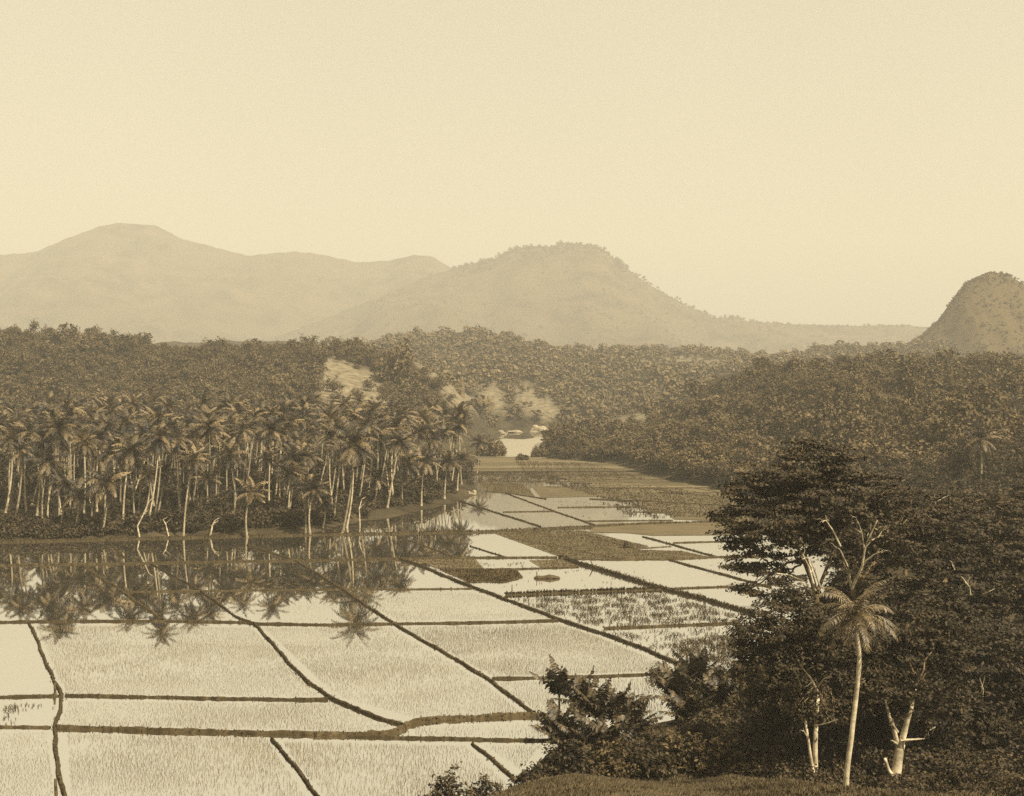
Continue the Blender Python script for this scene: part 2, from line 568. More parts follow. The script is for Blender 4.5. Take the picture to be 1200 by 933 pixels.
# raised earth banks between the paddies
BUNDS = [  # pixel polyline, base width, height
    ([(-40, 637), (0, 636), (130, 632.5), (300, 628.5), (400, 626.5), (560, 624), (680, 618.5), (760, 614.5), (850, 612)], 1.1, .5),
    ([(-60, 663.5), (0, 663), (140, 661), (270, 658.5), (400, 656.5), (480, 655), (560, 654), (655, 653.6)], .95, .4),
    ([(655, 655), (720, 656), (790, 655.5), (840, 653), (900, 652)], .8, .35),
    ([(140, 694), (230, 693), (400, 691), (480, 691), (556, 690)], .5, .25),
    ([(-40, 730), (35, 729), (190, 728), (290, 730), (300, 731.5), (381, 732.5), (460, 731.5), (537, 730.5), (600, 729), (657, 727.5)], .55, .35),
    ([(-30, 818), (73, 816)], .5, .3),
    ([(73, 815.5), (230, 818.5), (342, 820.4), (388, 820.5)], .5, .32),
    ([(-30, 852), (63, 853)], .5, .3),
    ([(63, 853.5), (180, 856.5), (320, 860.5), (385, 862)], .85, .48),
    ([(368, 861.6), (420, 862.5), (452, 861), (466, 857), (474, 851), (486, 847), (510, 844), (560, 842), (615, 839.5), (655, 840)], 1.15, .55),
    ([(405, 863.8), (464, 865), (560, 867), (604, 868), (665, 869)], .5, .32),
    ([(34, 729), (46, 757), (55, 780), (64, 800), (73, 815), (71, 832), (63, 853), (66, 885), (70, 908), (76, 940)], .6, .4),
    ([(125, 633), (152, 660)], .5, .25),
    ([(95, 662), (140, 691), (191, 727)], .85, .3),
    ([(176, 661), (194, 670), (235, 693), (278, 724), (298, 731)], .5, .28),
    ([(298, 731), (318, 753), (335, 774), (362, 800), (388, 819), (420, 833), (450, 844), (474, 850)], .6, .4),
    ([(289, 639), (348, 658), (398, 689), (461, 731), (515, 762), (571, 795), (600, 818), (628, 838)], .62, .38),
    ([(468, 655), (489, 662), (550, 687), (578, 697), (657, 727), (707, 743), (750, 759), (800, 780)], .8, .42),
    ([(553, 871), (578, 892), (606, 916)], .5, .32),
    ([(317, 866), (345, 898), (375, 937)], .5, .35),
    ([(573, 796), (640, 794.5), (700, 793), (780, 790)], .5, .3),
    ([(655, 653), (693, 665), (777, 690.5), (830, 704), (885, 720)], 1.0, .5),
    ([(783, 656), (830, 669), (905, 689)], .7, .35),
    ([(590, 697.5), (640, 695.5), (700, 693.5), (777, 690.5)], .6, .4),
    ([(777, 690.5), (850, 688), (930, 684)], .5, .3),
    ([(705, 737), (770, 734.5), (870, 730)], .55, .35),
    ([(513, 667.3), (600, 667.3), (680, 665)], .6, .3),
    ([(550, 640), (595, 654)], .5, .25),
    ([(470, 630), (530, 652)], .5, .2),
    ([(515, 646), (530, 653.5)], .5, .25),
    ([(753, 629), (793, 640), (840, 653)], .7, .3),
    ([(787, 636.5), (860, 634.5)], .6, .3),
    ([(537, 587), (580, 600.5), (634, 617.5)], .8, .35),
    ([(592, 578), (650, 599.5), (698, 616)], .7, .3),
    ([(588, 600.3), (650, 599.3)], .6, .3),
    ([(652, 595), (752, 594)], .8, .35),
    ([(682, 611), (790, 610)], .8, .3),
    ([(568, 576), (595, 577.8), (627, 583), (640, 585)], .8, .3),
    ([(555, 556), (620, 557), (700, 558.5), (770, 563)], .9, .3),
    ([(558, 564), (640, 564.5), (720, 565), (800, 570), (860, 581)], .9, .3),
    ([(640, 571), (760, 573), (860, 586)], .9, .35),
    ([(690, 585), (760, 588), (870, 594)], .9, .35),
    ([(740, 600), (880, 603)], .9, .35),
    ([(600, 548), (680, 549), (740, 553)], .9, .3),
    ([(596, 631), (640, 639), (690, 649), (730, 656)], .5, .15),
    ([(684, 626.5), (742, 643.5), (788, 640.5)], .5, .2),
]
bund_lines = []


def make_bund(px, w, h, i):
    pts = np.array(XY(px))
    seg = np.linalg.norm(np.diff(pts, axis=0), axis=1)
    L = np.concatenate([[0], np.cumsum(seg)])
    n = int(max(6, min(220, L[-1] / .45)))
    s = np.linspace(0, L[-1], n)
    c = np.stack([np.interp(s, L, pts[:, 0]), np.interp(s, L, pts[:, 1])], 1)
    k = 5                                  # round the corners
    if n > 12:
        pad = np.concatenate([np.repeat(c[:1], k // 2, 0), c, np.repeat(c[-1:], k // 2, 0)])
        c = np.stack([np.convolve(pad[:, j], np.ones(k) / k, 'valid') for j in (0, 1)], 1)
    t = np.gradient(c, axis=0)
    t /= np.linalg.norm(t, axis=1)[:, None] + 1e-9
    nrm = np.stack([-t[:, 1], t[:, 0]], 1)
    wig = .07 * w * (np.sin(s * .31 + i) + np.sin(s * .83 + 2 * i)) + .02 * w * rng.standard_normal(n)
    w, h = w * .58, h * .56
    c = c + nrm * wig[:, None]
    ws = w * (1 + .08 * np.sin(s * .7 + i * 3) + .07 * rng.standard_normal(n))
    hs = h * (1 + .08 * np.sin(s * .6 + i) + .09 * rng.standard_normal(n))
    cs = [(-.62, -.25), (-.5, .1), (-.32, .8), (-.1, 1.0), (.15, .97), (.34, .75), (.5, .1), (.62, -.25)]
    rings = []
    for a, b in cs:
        jz = 1 + .12 * rng.standard_normal(n) * (b > .5)
        rings.append(np.stack([c[:, 0] + nrm[:, 0] * a * ws, c[:, 1] + nrm[:, 1] * a * ws, hs * b * jz if b > 0 else np.full(n, b)], 1))
    v = np.stack(rings, 1)
    m = len(cs)
    idx = np.arange(n * m).reshape(n, m)
    f = np.stack([idx[:-1, :-1], idx[1:, :-1], idx[1:, 1:], idx[:-1, 1:]], -1).reshape(-1, 4)
    tag(link('earth_bank', raw_mesh('earth_bank', v.reshape(-1, 3), f, M['earth'], False)), kind='structure')
    bund_lines.append((c, w, h))


for i, (px, w, h) in enumerate(BUNDS):
    make_bund(px, w, h, i)


# ------------------------------------------------------------------ blades: rice, weeds, grass
def blades(x, y, z, hgt, wid, lean, per=3):
    """per leaf blades at each spot; returns quads"""
    n = len(x)
    x, y, z = (np.repeat(np.asarray(a, float), per) for a in (x, y, z))
    hgt = np.repeat(np.broadcast_to(hgt, (n,)), per) * rng.uniform(.6, 1.15, n * per)
    wid = np.repeat(np.broadcast_to(wid, (n,)), per)
    a = rng.uniform(0, 2 * np.pi, n * per)
    l = hgt * lean * rng.uniform(.3, 1.4, n * per)
    b = np.stack([x, y, z], 1)
    d = np.stack([np.cos(a), np.sin(a), np.zeros_like(a)], 1)
    s = np.stack([-np.sin(a), np.cos(a), np.zeros_like(a)], 1)
    b = b + d * (.15 * hgt)[:, None] * rng.uniform(-.5, .5, n * per)[:, None]
    up = np.array([[0, 0, 1.0]])
    mid = b + d * (l * .45)[:, None] + up * (hgt * .62)[:, None]
    tip = b + d * l[:, None] + up * hgt[:, None]
    w = (wid * .5)[:, None] * s
    return np.stack([b - w * .7, b + w * .7, mid + w, tip], 1)[:, [0, 1, 2, 3]]


def scatter(poly, spacing, jit=.45):
    p = np.asarray(poly)
    x0, y0 = p.min(0)
    x1, y1 = p.max(0)
    gx, gy = np.meshgrid(np.arange(x0, x1, spacing), np.arange(y0, y1, spacing))
    gx = gx.ravel() + rng.uniform(-jit, jit, gx.size) * spacing
    gy = gy.ravel() + rng.uniform(-jit, jit, gy.size) * spacing
    k = poly_sd(gx, gy, p) < -.25
    return gx[k], gy[k]


# young rice: the near paddies, rows run away from the camera; (polygon, row spacing, plant spacing, height)
RICE = [
    ([(39, 733), (296, 735), (384, 817), (78, 814), (66, 797), (58, 777), (49, 754)], .36, .30),
    ([(306, 735), (458, 735), (566, 797), (615, 836), (484, 842), (392, 816)], .36, .30),
    ([(470, 735), (655, 731), (705, 747), (790, 782), (780, 787), (576, 793)], .30, .34),
    ([(405, 693), (552, 693), (650, 725), (466, 728)], .46, .26),
    ([(78, 821), (392, 824), (462, 850), (440, 858), (68, 850)], .34, .30),
    ([(74, 859), (314, 863), (366, 940), (80, 940)], .32, .32),
    ([(326, 869), (548, 873), (600, 920), (590, 940), (380, 940)], .32, .34),
    ([(562, 873), (640, 873), (612, 905)], .34, .32),
    ([(484, 852), (640, 846), (640, 865), (480, 862)], .36, .38),
    ([(-20, 858), (58, 857), (70, 940), (-20, 940)], .36, .28),
    ([(578, 799), (780, 794), (780, 842), (640, 846), (630, 836)], .4, .3),
    ([(245, 696), (395, 694), (455, 729), (300, 728), (283, 724)], .7, .2),
]
rq = []
for pl, sp, hg in RICE:
    x, y = scatter(XY(pl), sp * .6, .4)
    hg = hg * .52
    dens = .66 + .36 * wob(x, y * 2.2, 9, 3) + .25 * wob(x, y, 2.6, 6)
    k = rng.random(len(x)) < dens
    x, y = x[k], y[k]
    rq.append(blades(x, y, np.full(len(x), -.02), hg * (1 + .35 * wob(x, y, 9, 8)), .02, .35, 3))
mb = MB()
mb.quads(np.concatenate(rq))
tag(mb.build('rice_seedlings', M['rice']), kind='stuff')

# weedy paddies
wq = []


def weeds(pl, sp, hg, thr, w=.055, per=4, seed=0, s=1.3):
    hg = hg * .72
    sp = sp * .85
    x, y = scatter(XY(pl), sp)
    d = wob(x, y, s, seed) + .6 * wob(x, y, s * .4, seed + 2) + .35 * rng.standard_normal(len(x))
    k = d > thr
    x, y = x[k], y[k]
    wq.append(blades(x, y, np.full(len(x), -.02), hg, w, .95, per))


weeds([(600, 701), (775, 694), (868, 722), (850, 730), (705, 735), (660, 725)], .36, .42, .15, seed=1)
weeds([(712, 742), (862, 733), (870, 780), (800, 778), (760, 760)], .40, .42, .35, seed=2)
weeds([(780, 752), (862, 744), (870, 782), (810, 780)], .36, .5, -.05, seed=4)
weeds([(640, 587), (727, 586), (775, 602), (655, 593)], .8, .4, 1.0, seed=5)
weeds([(655, 596), (750, 595), (778, 609), (690, 610)], .8, .4, 1.25, seed=6)
weeds([(600, 601), (650, 600), (690, 615), (640, 616)], .8, .3, 1.35, seed=7)
weeds([(575, 580), (592, 579), (648, 598), (590, 599)], .8, .3, 1.4, seed=8)
weeds([(700, 588), (770, 598), (800, 608), (740, 606)], .6, .6, .5, seed=12, w=.12)
weeds([(559, 659), (617, 659), (630, 664), (571, 665)], .55, .35, .6, seed=9)
weeds([(618, 668), (750, 668), (775, 688), (660, 693), (600, 695), (560, 686)], .5, .28, 1.2, seed=10)
weeds([(0, 821), (68, 820), (62, 850), (0, 850)], .3, .3, .75, seed=11, s=3.5)
weeds(SEEDBED[0], .33, .45, -3, w=.12)
for pl in PLANTED[:4]:
    weeds(pl, .55, .35, -.6, w=.1)
weeds([(600, 540), (690, 543), (760, 562), (700, 565), (620, 560)], .9, .5, .0, w=.2, seed=14)
weeds([(640, 565), (780, 570), (860, 584), (870, 608), (790, 606), (690, 580)], .9, .5, -.2, w=.2, seed=15)
weeds([(558, 550), (620, 550), (640, 566), (560, 565)], .9, .4, .45, w=.2, seed=16)
mb = MB()
mb.quads(np.concatenate(wq))
tag(mb.build('water_weeds', M['weed']), kind='stuff')

# grass on the banks
gq = []
WEEDY = {0: 1.0, 1: .35, 8: .4, 9: .6, 17: .45, 21: 1.0, 23: 1.6, 25: .5, 41: .6, 40: .6, 30: .3}
for i, (c, w, h) in enumerate(bund_lines):
    dn = WEEDY.get(i, .16)
    n = int(len(c) * 7 * dn)
    k = rng.integers(0, len(c), n)
    x = c[k, 0] + rng.normal(0, w * .28, n)
    y = c[k, 1] + rng.normal(0, w * .28, n)
    big = 1.0 if dn >= 1 else .55
    gq.append(blades(x, y, np.full(n, h * .6), np.where(rng.random(n) < .1, .5, .28) * big, .06 * (1 + dn), .6, 4))
mb = MB()
mb.quads(np.concatenate(gq))
tag(mb.build('bank_grass', M['weed']), kind='stuff')

# grass on the knoll and the lower slope behind it
n = 60000
y = rng.uniform(24, 80, n)
x = rng.uniform(-.08, .36, n) * (y + 10)
z = height(x, y)
k = (z > .6)
mb = MB()
mb.quads(blades(x[k], y[k], z[k] - .03, .2 + .12 * wob(x[k], y[k], 2.2, 2), .035, .7, 4))
n = 12000
y = rng.uniform(80, 112, n)
x = rng.uniform(0, .17, n) * y
z = height(x, y)
k = z > .3
mb.quads(blades(x[k], y[k], z[k] - .03, .35, .06, .7, 4))
tag(mb.build('grass', M['grass']), kind='stuff')


# ------------------------------------------------------------------ foliage generators
def unit(n):
    d = rng.standard_normal((n, 3))
    return d / (np.linalg.norm(d, axis=1)[:, None] + 1e-9)


def leaf_quads(c, out, L, W, up=.5):
    """a pointed leaf at each centre c, facing roughly out + up"""
    n = len(c)
    nrm = out * .6 + unit(n) * .75 + np.array([[0, 0, up]])
    nrm /= np.linalg.norm(nrm, axis=1)[:, None] + 1e-9
    a = np.cross(nrm, unit(n))
    a /= np.linalg.norm(a, axis=1)[:, None] + 1e-9
    b = np.cross(nrm, a)
    L = (np.broadcast_to(L, (n,)) * rng.uniform(.6, 1.3, n))[:, None] * .5
    W = (np.broadcast_to(W, (n,)) * rng.uniform(.7, 1.3, n))[:, None] * .5
    return np.stack([c - a * L, c + b * W - a * L * .1, c + a * L, c - b * W - a * L * .1], 1)


def blob_leaves(blobs, per_m2, L, W, clump=.8, hollow=.55, lumpy=.25, up=.5, flat=1.0):
    """leaves in clumps over uneven blobs (x,y,z,rx,ry,rz)"""
    out = []
    for (bx, by, bz, rx, ry, rz) in blobs:
        area = 4 * math.pi * ((rx * ry) ** 1.6 / 3 + (rx * rz) ** 1.6 / 3 + (ry * rz) ** 1.6 / 3) ** (1 / 1.6)
        n = int(area * per_m2)
        ncl = max(6, int(area / (clump * clump * (1.1 if flat > .9 else 1.5))))
        d = unit(ncl)
        ph = rng.uniform(0, 6, 3)
        lump = 1 + lumpy * (np.sin(d[:, 0] * 5 + ph[0]) * np.sin(d[:, 1] * 5 + ph[1]) + np.sin(d[:, 2] * 6 + ph[2]) * .6) + .12 * rng.standard_normal(ncl)
        r = rng.uniform(hollow, 1, ncl) ** .6 * lump
        cc = d * r[:, None] * np.array([[rx, ry, rz]])
        k = rng.integers(0, ncl, n)
        off = rng.standard_normal((n, 3)) * np.array([[1, 1, .55 * flat]]) * clump * .38
        c = cc[k] + off
        o = d[k]
        out.append(leaf_quads(c + np.array([[bx, by, bz]]), o, L, W, up))
    return np.concatenate(out)


def limb(mb, a, b, r0, r1, sag=0.0, wig=.06, n=7, sides=6):
    a, b = np.array(a, float), np.array(b, float)
    t = np.linspace(0, 1, n)[:, None]
    L = np.linalg.norm(b - a)
    p = a + (b - a) * t
    p[:, 2] += np.sin(t[:, 0] * np.pi) * sag * L
    p[1:-1] += rng.standard_normal((n - 2, 3)) * wig * L * .5
    mb.tube(p, np.linspace(r0, r1, n), sides, .15)
    return p


# ------------------------------------------------------------------ coconut palms
def palm_frond(L, az, e0, droop, npairs, leaf_w, leaf_l, twist=0.0):
    mb = MB()
    d = np.array([math.cos(az), math.sin(az), 0])
    n = npairs + 3
    s = np.linspace(0, 1, n)
    el = e0 - droop * s ** 1.25
    step = L / (n - 1)
    p = np.zeros((n, 3))
    for i in range(1, n):
        p[i] = p[i - 1] + step * (math.cos(el[i]) * d + np.array([0, 0, math.sin(el[i])]))
    mb.tube(p, np.linspace(.06, .012, n) * (L / 4), 4)
    t = np.gradient(p, axis=0)
    t /= np.linalg.norm(t, axis=1)[:, None]
    side = np.array([-math.sin(az), math.cos(az), 0])
    up = np.cross(t, side)
    up = np.where(up[:, 2:3] < 0, -up, up)
    q = []
    for i in range(2, n):
        ll = leaf_l * math.sin(math.pi * min(1, .12 + .86 * s[i]) ** .8) ** .6
        for sg in (-1, 1):
            dirn = side * sg * .82 + t[i] * .5 + up[i] * .12 + np.array([0, 0, -.22 - .25 * rng.random()]) + .12 * rng.standard_normal(3)
            dirn /= np.linalg.norm(dirn)
            mid = p[i] + dirn * ll * .5
            tip = p[i] + dirn * ll * .95 + np.array([0, 0, -.28 * ll])
            w = t[i] * leaf_w * .5
            q.append([p[i] - w * .6, p[i] + w * .6, mid + w, mid - w])
            q.append([mid - w, mid + w, tip + w * .25, tip - w * .25])
    mb.quads(q)
    return mb


def palm_crown(nf, L, npairs, leaf_w, leaf_l, seed, low=-.55, high=1.35):
    mb = MB()
    tones = []
    a0 = seed * 1.1
    for i in range(nf):
        f = i / (nf - 1)
        e0 = high + (low - high) * f ** .9 + .12 * rng.standard_normal()
        mb.merge(palm_frond(L * (.82 + .2 * math.sin(math.pi * min(1, f + .2)) + .08 * rng.random()), a0 + i * 2.39996 + .2 * rng.standard_normal(), e0,
                            .75 + .55 * rng.random() - .25 * (f > .8), npairs, leaf_w, leaf_l))
        tones.append(np.full(mb.n - sum(map(len, tones)), rng.random() ** 1.7))
    me = mb.mesh('palm_crown', M['frond'])
    at = me.attributes.new('tone', 'FLOAT', 'POINT')
    at.data.foreach_set('value', np.concatenate(tones).astype(np.float32))
    return me


crown_meshes = [palm_crown(25 + 2 * (i % 4), 4.6, 18, .19, 1.0, i, [-.7, -.9, -.5][i % 3], 1.45) for i in range(9)]


def trunk_mesh(h, r, bend, mat, name='palm_trunk', segs=12, sides=7):
    t = np.linspace(0, 1, segs)
    p = np.stack([bend * h * (t * (1 - t)), .4 * bend * h * (t * (1 - t)) * np.sin(t * 4), t * h], 1)
    p[0, 2] = -.5
    rad = r * (1 - .4 * t) * (1 + .7 * np.exp(-t * h * 1.1))
    mb = MB()
    mb.tube(p, rad, sides, .08)
    return mb.mesh(name, mat, True)


trunk_meshes = [trunk_mesh(20, .2, b, M['palm_trunk']) for b in (0, .05, -.06, .1, -.1)]


def place_palm(u0, v0, u1, v1, label, group, cs=1.0, z0=None, d=None):
    """palm with its foot at pixel (u0,v0) and the underside of its crown at (u1,v1)"""
    if d is None:
        x, y, z = P(u0, v0, 1.0)
    else:
        x, y, z = PD(u0, v0, d)
    z = zat(x, y)
    top = np.array(PD(u1, v1, y + rng.uniform(-1, 1)))
    base = np.array([x, y, z])
    return palm_at(base, top, label, group, cs)


def palm_at(base, top, label, group, cs=1.0):
    d = Vector(top - base)
    h = d.length
    o = empty('coconut_palm', base, label, 'palm tree', group)
    o.rotation_mode = 'QUATERNION'
    q = Vector((0, 0, 1)).rotation_difference(d.normalized())
    from mathutils import Quaternion
    o.rotation_quaternion = q
    t = link('trunk', random.choice(trunk_meshes), o)
    w = .85 + .3 * random.random()
    t.scale = (w, w, h / 20)
    t.rotation_euler.z = random.choice((0, math.pi)) + random.uniform(-.5, .5)
    c = link('crown', random.choice(crown_meshes), o)
    c.location = (0, 0, h - .12)
    c.rotation_euler.z = random.uniform(0, 6.28)
    s = cs * random.uniform(.72, 1.04)
    c.scale = (s, s, s * random.uniform(.9, 1.1))
    return o


FRONT = [  # foot, underside of the crown (photo pixels), crown scale
    (17, 614, 26, 528, 1.0), (50, 618, 57, 540, 1.0), (56, 614, 65, 552, 1.0), (71, 620, 78, 570, .85), (87, 622, 93, 580, .95), (108, 618, 116, 563, 1.0),
    (119, 624, 126, 566, 1.0), (144, 618, 153, 526, 1.05), (169, 606, 175, 556, .9), (179, 619, 189, 512, 1.1), (185, 600, 191, 552, .95), (215, 624, 226, 538, 1.05),
    (237, 606, 242, 560, .95), (290, 623, 294, 577, 1.05), (337, 609, 341, 556, 1.05), (358, 619, 359, 570, .9), (364, 621, 368, 574, .9), (378, 614, 380, 585, .75),
    (391, 607, 400, 530, 1.05), (401, 618, 416, 520, 1.15), (406, 612, 414, 532, 1.0), (436, 595, 442, 560, .9), (454, 596, 468, 518, 1.05), (472, 592, 476, 543, 1.0),
    (494, 590, 498, 540, 1.05), (521, 583, 526, 540, 1.1), (536, 576, 541, 538, .9)]
GF = 'coconut palms of the waterside front row'
sorted_front = sorted(FRONT)
ORD = ['', 'second', 'third', 'fourth', 'fifth', 'sixth', 'seventh', 'eighth', 'ninth', 'tenth', 'eleventh', 'twelfth', 'thirteenth', 'fourteenth', 'fifteenth',
       'sixteenth', 'seventeenth', 'eighteenth', 'nineteenth', 'twentieth', 'twenty-first', 'twenty-second', 'twenty-third', 'twenty-fourth', 'twenty-fifth', 'twenty-sixth']
taken = []
nF = len(sorted_front)
for i, (u0, v0, u1, v1, cs) in enumerate(sorted_front):
    hp = v0 - v1
    size = 'tall' if hp > 75 else ('short' if hp < 46 else 'mid-height')
    lean = 'right-leaning' if u1 - u0 > 8 else ('slightly tilted' if u1 - u0 > 3 else 'upright')
    place = 'leftmost along the waterside front row' if i == 0 else ('rightmost along the waterside front row' if i == nF - 1 else
                                                                   f'{ORD[i]} from the left along the waterside front row')
    o = place_palm(u0, v0, u1, v1, f'{size} {lean} coconut palm, {place}', GF, cs)
    taken.append((o.location.x, o.location.y))

GROVE = [(-118, 236)] + XY([(0, 622), (130, 621), (300, 616), (380, 611), (425, 598), (480, 590), (540, 578), (548, 562)]) + [(-12, 380), (-22, 420), (-60, 425), (-195, 425)]
cand = []
for sp in (6.9,):
    gx, gy = scatter(GROVE, sp, .48)
    for x, y in zip(gx, gy):
        cand.append((x, y))
cand.sort(key=lambda p: p[1])
nG = 0
for x, y in cand:
    if nG >= 268 or min((x - a) ** 2 + (y - b) ** 2 for a, b in taken) < 16:
        continue
    u = 600 + x / y * F
    if u < -70:
        continue
    z = zat(x, y)
    if z > 8:
        continue
    h = (rng.uniform(11.5, 18.5) if y < 300 else rng.uniform(13.5, 20.5)) + (1.0 if y > 330 else 0) - (1.5 if u > 440 else 0)
    top = np.array([x + rng.normal(.8, 1.3), y + rng.normal(-.5, 1.2), z + h])
    zone = 'just behind the front row' if y < 262 else ('in the middle depth of the grove' if y < 320 else 'at the back of the grove below the hill')
    palm_at(np.array([x, y, z]), top, f'coconut palm {zone}, only its drooping crown clear',
            'coconut palms ' + ('just behind the front row' if y < 262 else ('in mid grove' if y < 320 else 'at the back of the grove')), 1.0)
    taken.append((x, y))
    nG += 1
palm_at(np.array([*P(559, 556)[:2], .6]), np.array(PD(561, 518, P(559, 556)[1])), 'slim lone coconut palm at the river end of the grove', None, .85)

# single palms standing in the hillside woods
for (u0, v0, u1, v1, d, lab, cs) in [
        (1149, 552, 1149, 514, 260, 'coconut palm with hanging fronds on the right wooded slope', 1.05),
        (1186, 504, 1186, 474, 330, 'coconut palm with bare white trunk high at the right edge', .95),
        (53, 462, 52, 443, 560, 'pale coconut palm alone on the far left wooded slope', 1.1),
        (105, 460, 106, 449, 580, 'smaller pale coconut palm right of another on left wooded slope', .9)]:
    base = np.array(PD(u0, v0, d))
    base[2] = zat(base[0], base[1])
    top = np.array(PD(u1, v1, d))
    if top[2] - base[2] < 7:
        top[2] = base[2] + 7
    palm_at(base, top, lab, None, cs)

# ------------------------------------------------------------------ woods on the hills


def small_tree(nb, r, h, per, L, W):
    """crown of several blobs above a short trunk; foot at the origin"""
    mb = MB()
    blobs = []
    for i in range(nb):
        a = i / nb * 6.28 + rng.uniform(0, 1)
        q = r * rng.uniform(.25, .55) if nb > 1 else 0
        blobs.append((q * math.cos(a), q * math.sin(a), h + r * rng.uniform(-.25, .5), r * rng.uniform(.5, .75), r * rng.uniform(.5, .75), r * rng.uniform(.42, .65)))
    mb.quads(blob_leaves(blobs, per, L, W, .9, .6, .25))
    return mb


tree_protos = []
for i in range(6):
    r = [2.6, 3.0, 2.2, 3.4, 2.5, 2.9][i]
    h = [4.0, 4.6, 5.0, 4.2, 3.2, 5.6][i]
    cm = small_tree(4 + i % 3, r, h, 5.0, .75, .5).mesh('tree_crown', M['hill_leaf'])
    tb = MB()
    limb(tb, (0, 0, -.6), (.2, .1, h), .2, .08)
    for k in range(3):
        a = rng.uniform(0, 6.28)
        limb(tb, (.12, .06, h * .55), (r * .6 * math.cos(a), r * .6 * math.sin(a), h + .4), .1, .03)
    tree_protos.append((tb.mesh('tree_trunk', M['bark']), cm))
lite = [small_tree(3 + i % 2, [1.7, 2.1, 1.4, 2.4, 1.9][i], [1.9, 2.4, 2.8, 1.8, 3.2][i], 6.5, .56, .37).arrays() for i in range(5)]
tiny = [small_tree(2, [2.2, 2.7, 1.8][i], [1.9, 2.4, 2.9][i], 1.3, 1.35, .9).arrays() for i in range(3)]


def instances(mb, protos, x, y, z, s, squash=.25):
    n = len(x)
    which = rng.integers(0, len(protos), n)
    for k, (pv, pf) in enumerate(protos):
        j = np.where(which == k)[0]
        if not len(j):
            continue
        a = rng.uniform(0, 6.28, len(j))
        c, sn = np.cos(a), np.sin(a)
        sx = s[j] * rng.uniform(1 - squash, 1 + squash, len(j))
        sz = s[j] * rng.uniform(1 - squash, 1 + squash, len(j))
        vx = (pv[None, :, 0] * c[:, None] - pv[None, :, 1] * sn[:, None]) * sx[:, None] + x[j][:, None]
        vy = (pv[None, :, 0] * sn[:, None] + pv[None, :, 1] * c[:, None]) * sx[:, None] + y[j][:, None]
        vz = pv[None, :, 2] * sz[:, None] + z[j][:, None]
        v = np.stack([vx, vy, vz], -1).reshape(-1, 3)
        f = (pf[None] + (np.arange(len(j)) * len(pv))[:, None, None]).reshape(-1, pf.shape[1])
        mb.add(v, f)


def canopy_sizes(n, mean=-.12):
    s = np.exp(rng.normal(mean, .34, n))
    big = rng.random(n) < .09
    return np.where(big, rng.uniform(1.5, 2.3, n), s)


def grid_pts(x0, x1, y0, y1, sp):
    gx, gy = np.meshgrid(np.arange(x0, x1, sp), np.arange(y0, y1, sp))
    return gx.ravel() + rng.uniform(-.48, .48, gx.size) * sp, gy.ravel() + rng.uniform(-.48, .48, gx.size) * sp


def put_tree(x, y, z, s, label, group):
    o = empty('hill_tree', (x, y, z - .3), label, 'tree', group)
    tm, cm = random.choice(tree_protos)
    link('trunk', tm, o)
    link('crown', cm, o)
    o.rotation_euler.z = random.uniform(0, 6.28)
    o.scale = (s * random.uniform(.85, 1.15), s * random.uniform(.85, 1.15), s * random.uniform(.85, 1.2))
    return o


near_mb, far_mb = MB(), MB()
# right-hand hill
x, y = grid_pts(8, 330, 150, 572, 3.5)
z = height(x, y)
sd = poly_sd(x, y, VALLEY)
u, v = 600 + x / y * F, V0 - (z - H) / y * F
k = (sd > 2.5) & (u < 1300) & ((z > 1.6) | (sd < 30)) & (x > 10) & ~((y < 150) & (x < 75)) & (y > np.interp(x, [10, 60, 120, 330], [200, 170, 150, 150]))
k &= rng.random(len(x)) > np.maximum(bare_at(x, y, z), bare_at(x, y, z + 4)) * .9
x, y, z, u, v, sd = x[k], y[k], z[k], u[k], v[k], sd[k]
foot = (sd < 9) & (u < 850) & (y < 470)
crest = (y > 545) & (u > 850) & (u < 1205)
seen_near = (u > 640) & (u < 880) & (v > 490) & (v < 575) & ~foot & (y < 430)
picks = {'foot': np.where(foot)[0][:60], 'crest': np.where(crest)[0][:70], 'slope': np.where(seen_near)[0][:70]}
used = np.zeros(len(x), bool)
LAB = {'foot': ('small bushy tree at the field edge of the right wooded hill', 'trees along the foot of the right hill'),
       'crest': ('round-topped tree on the crest of the right wooded hill', 'trees on the crest of the right hill'),
       'slope': ('low broadleaf tree on the lower slope of the right hill above the field-edge row', 'trees on the lower slope of the right hill')}
for kk, ids in picks.items():
    for i in ids:
        s = {'foot': rng.uniform(.5, .95), 'crest': rng.choice([.4, .5, .6, .6, .95]) * rng.uniform(.8, 1.15), 'slope': rng.uniform(.6, .95)}[kk]
        put_tree(x[i], y[i], z[i], s, *LAB[kk])
        used[i] = True
k = ~used
mid = [small_tree(3, [1.5, 1.9, 2.2][i], [1.5, 2.2, 2.6][i], 12, .42, .26).arrays() for i in range(3)]
sl_mb = MB()
kn = k & (y < 290) & (u > 840)
instances(sl_mb, mid, x[kn], y[kn], z[kn] - .6, np.exp(rng.normal(-.1, .35, kn.sum())))
tag(sl_mb.build('slope_scrub', M['shrub']), kind='stuff')
k &= ~kn
instances(near_mb, lite, x[k], y[k], z[k] - .6, canopy_sizes(k.sum()))
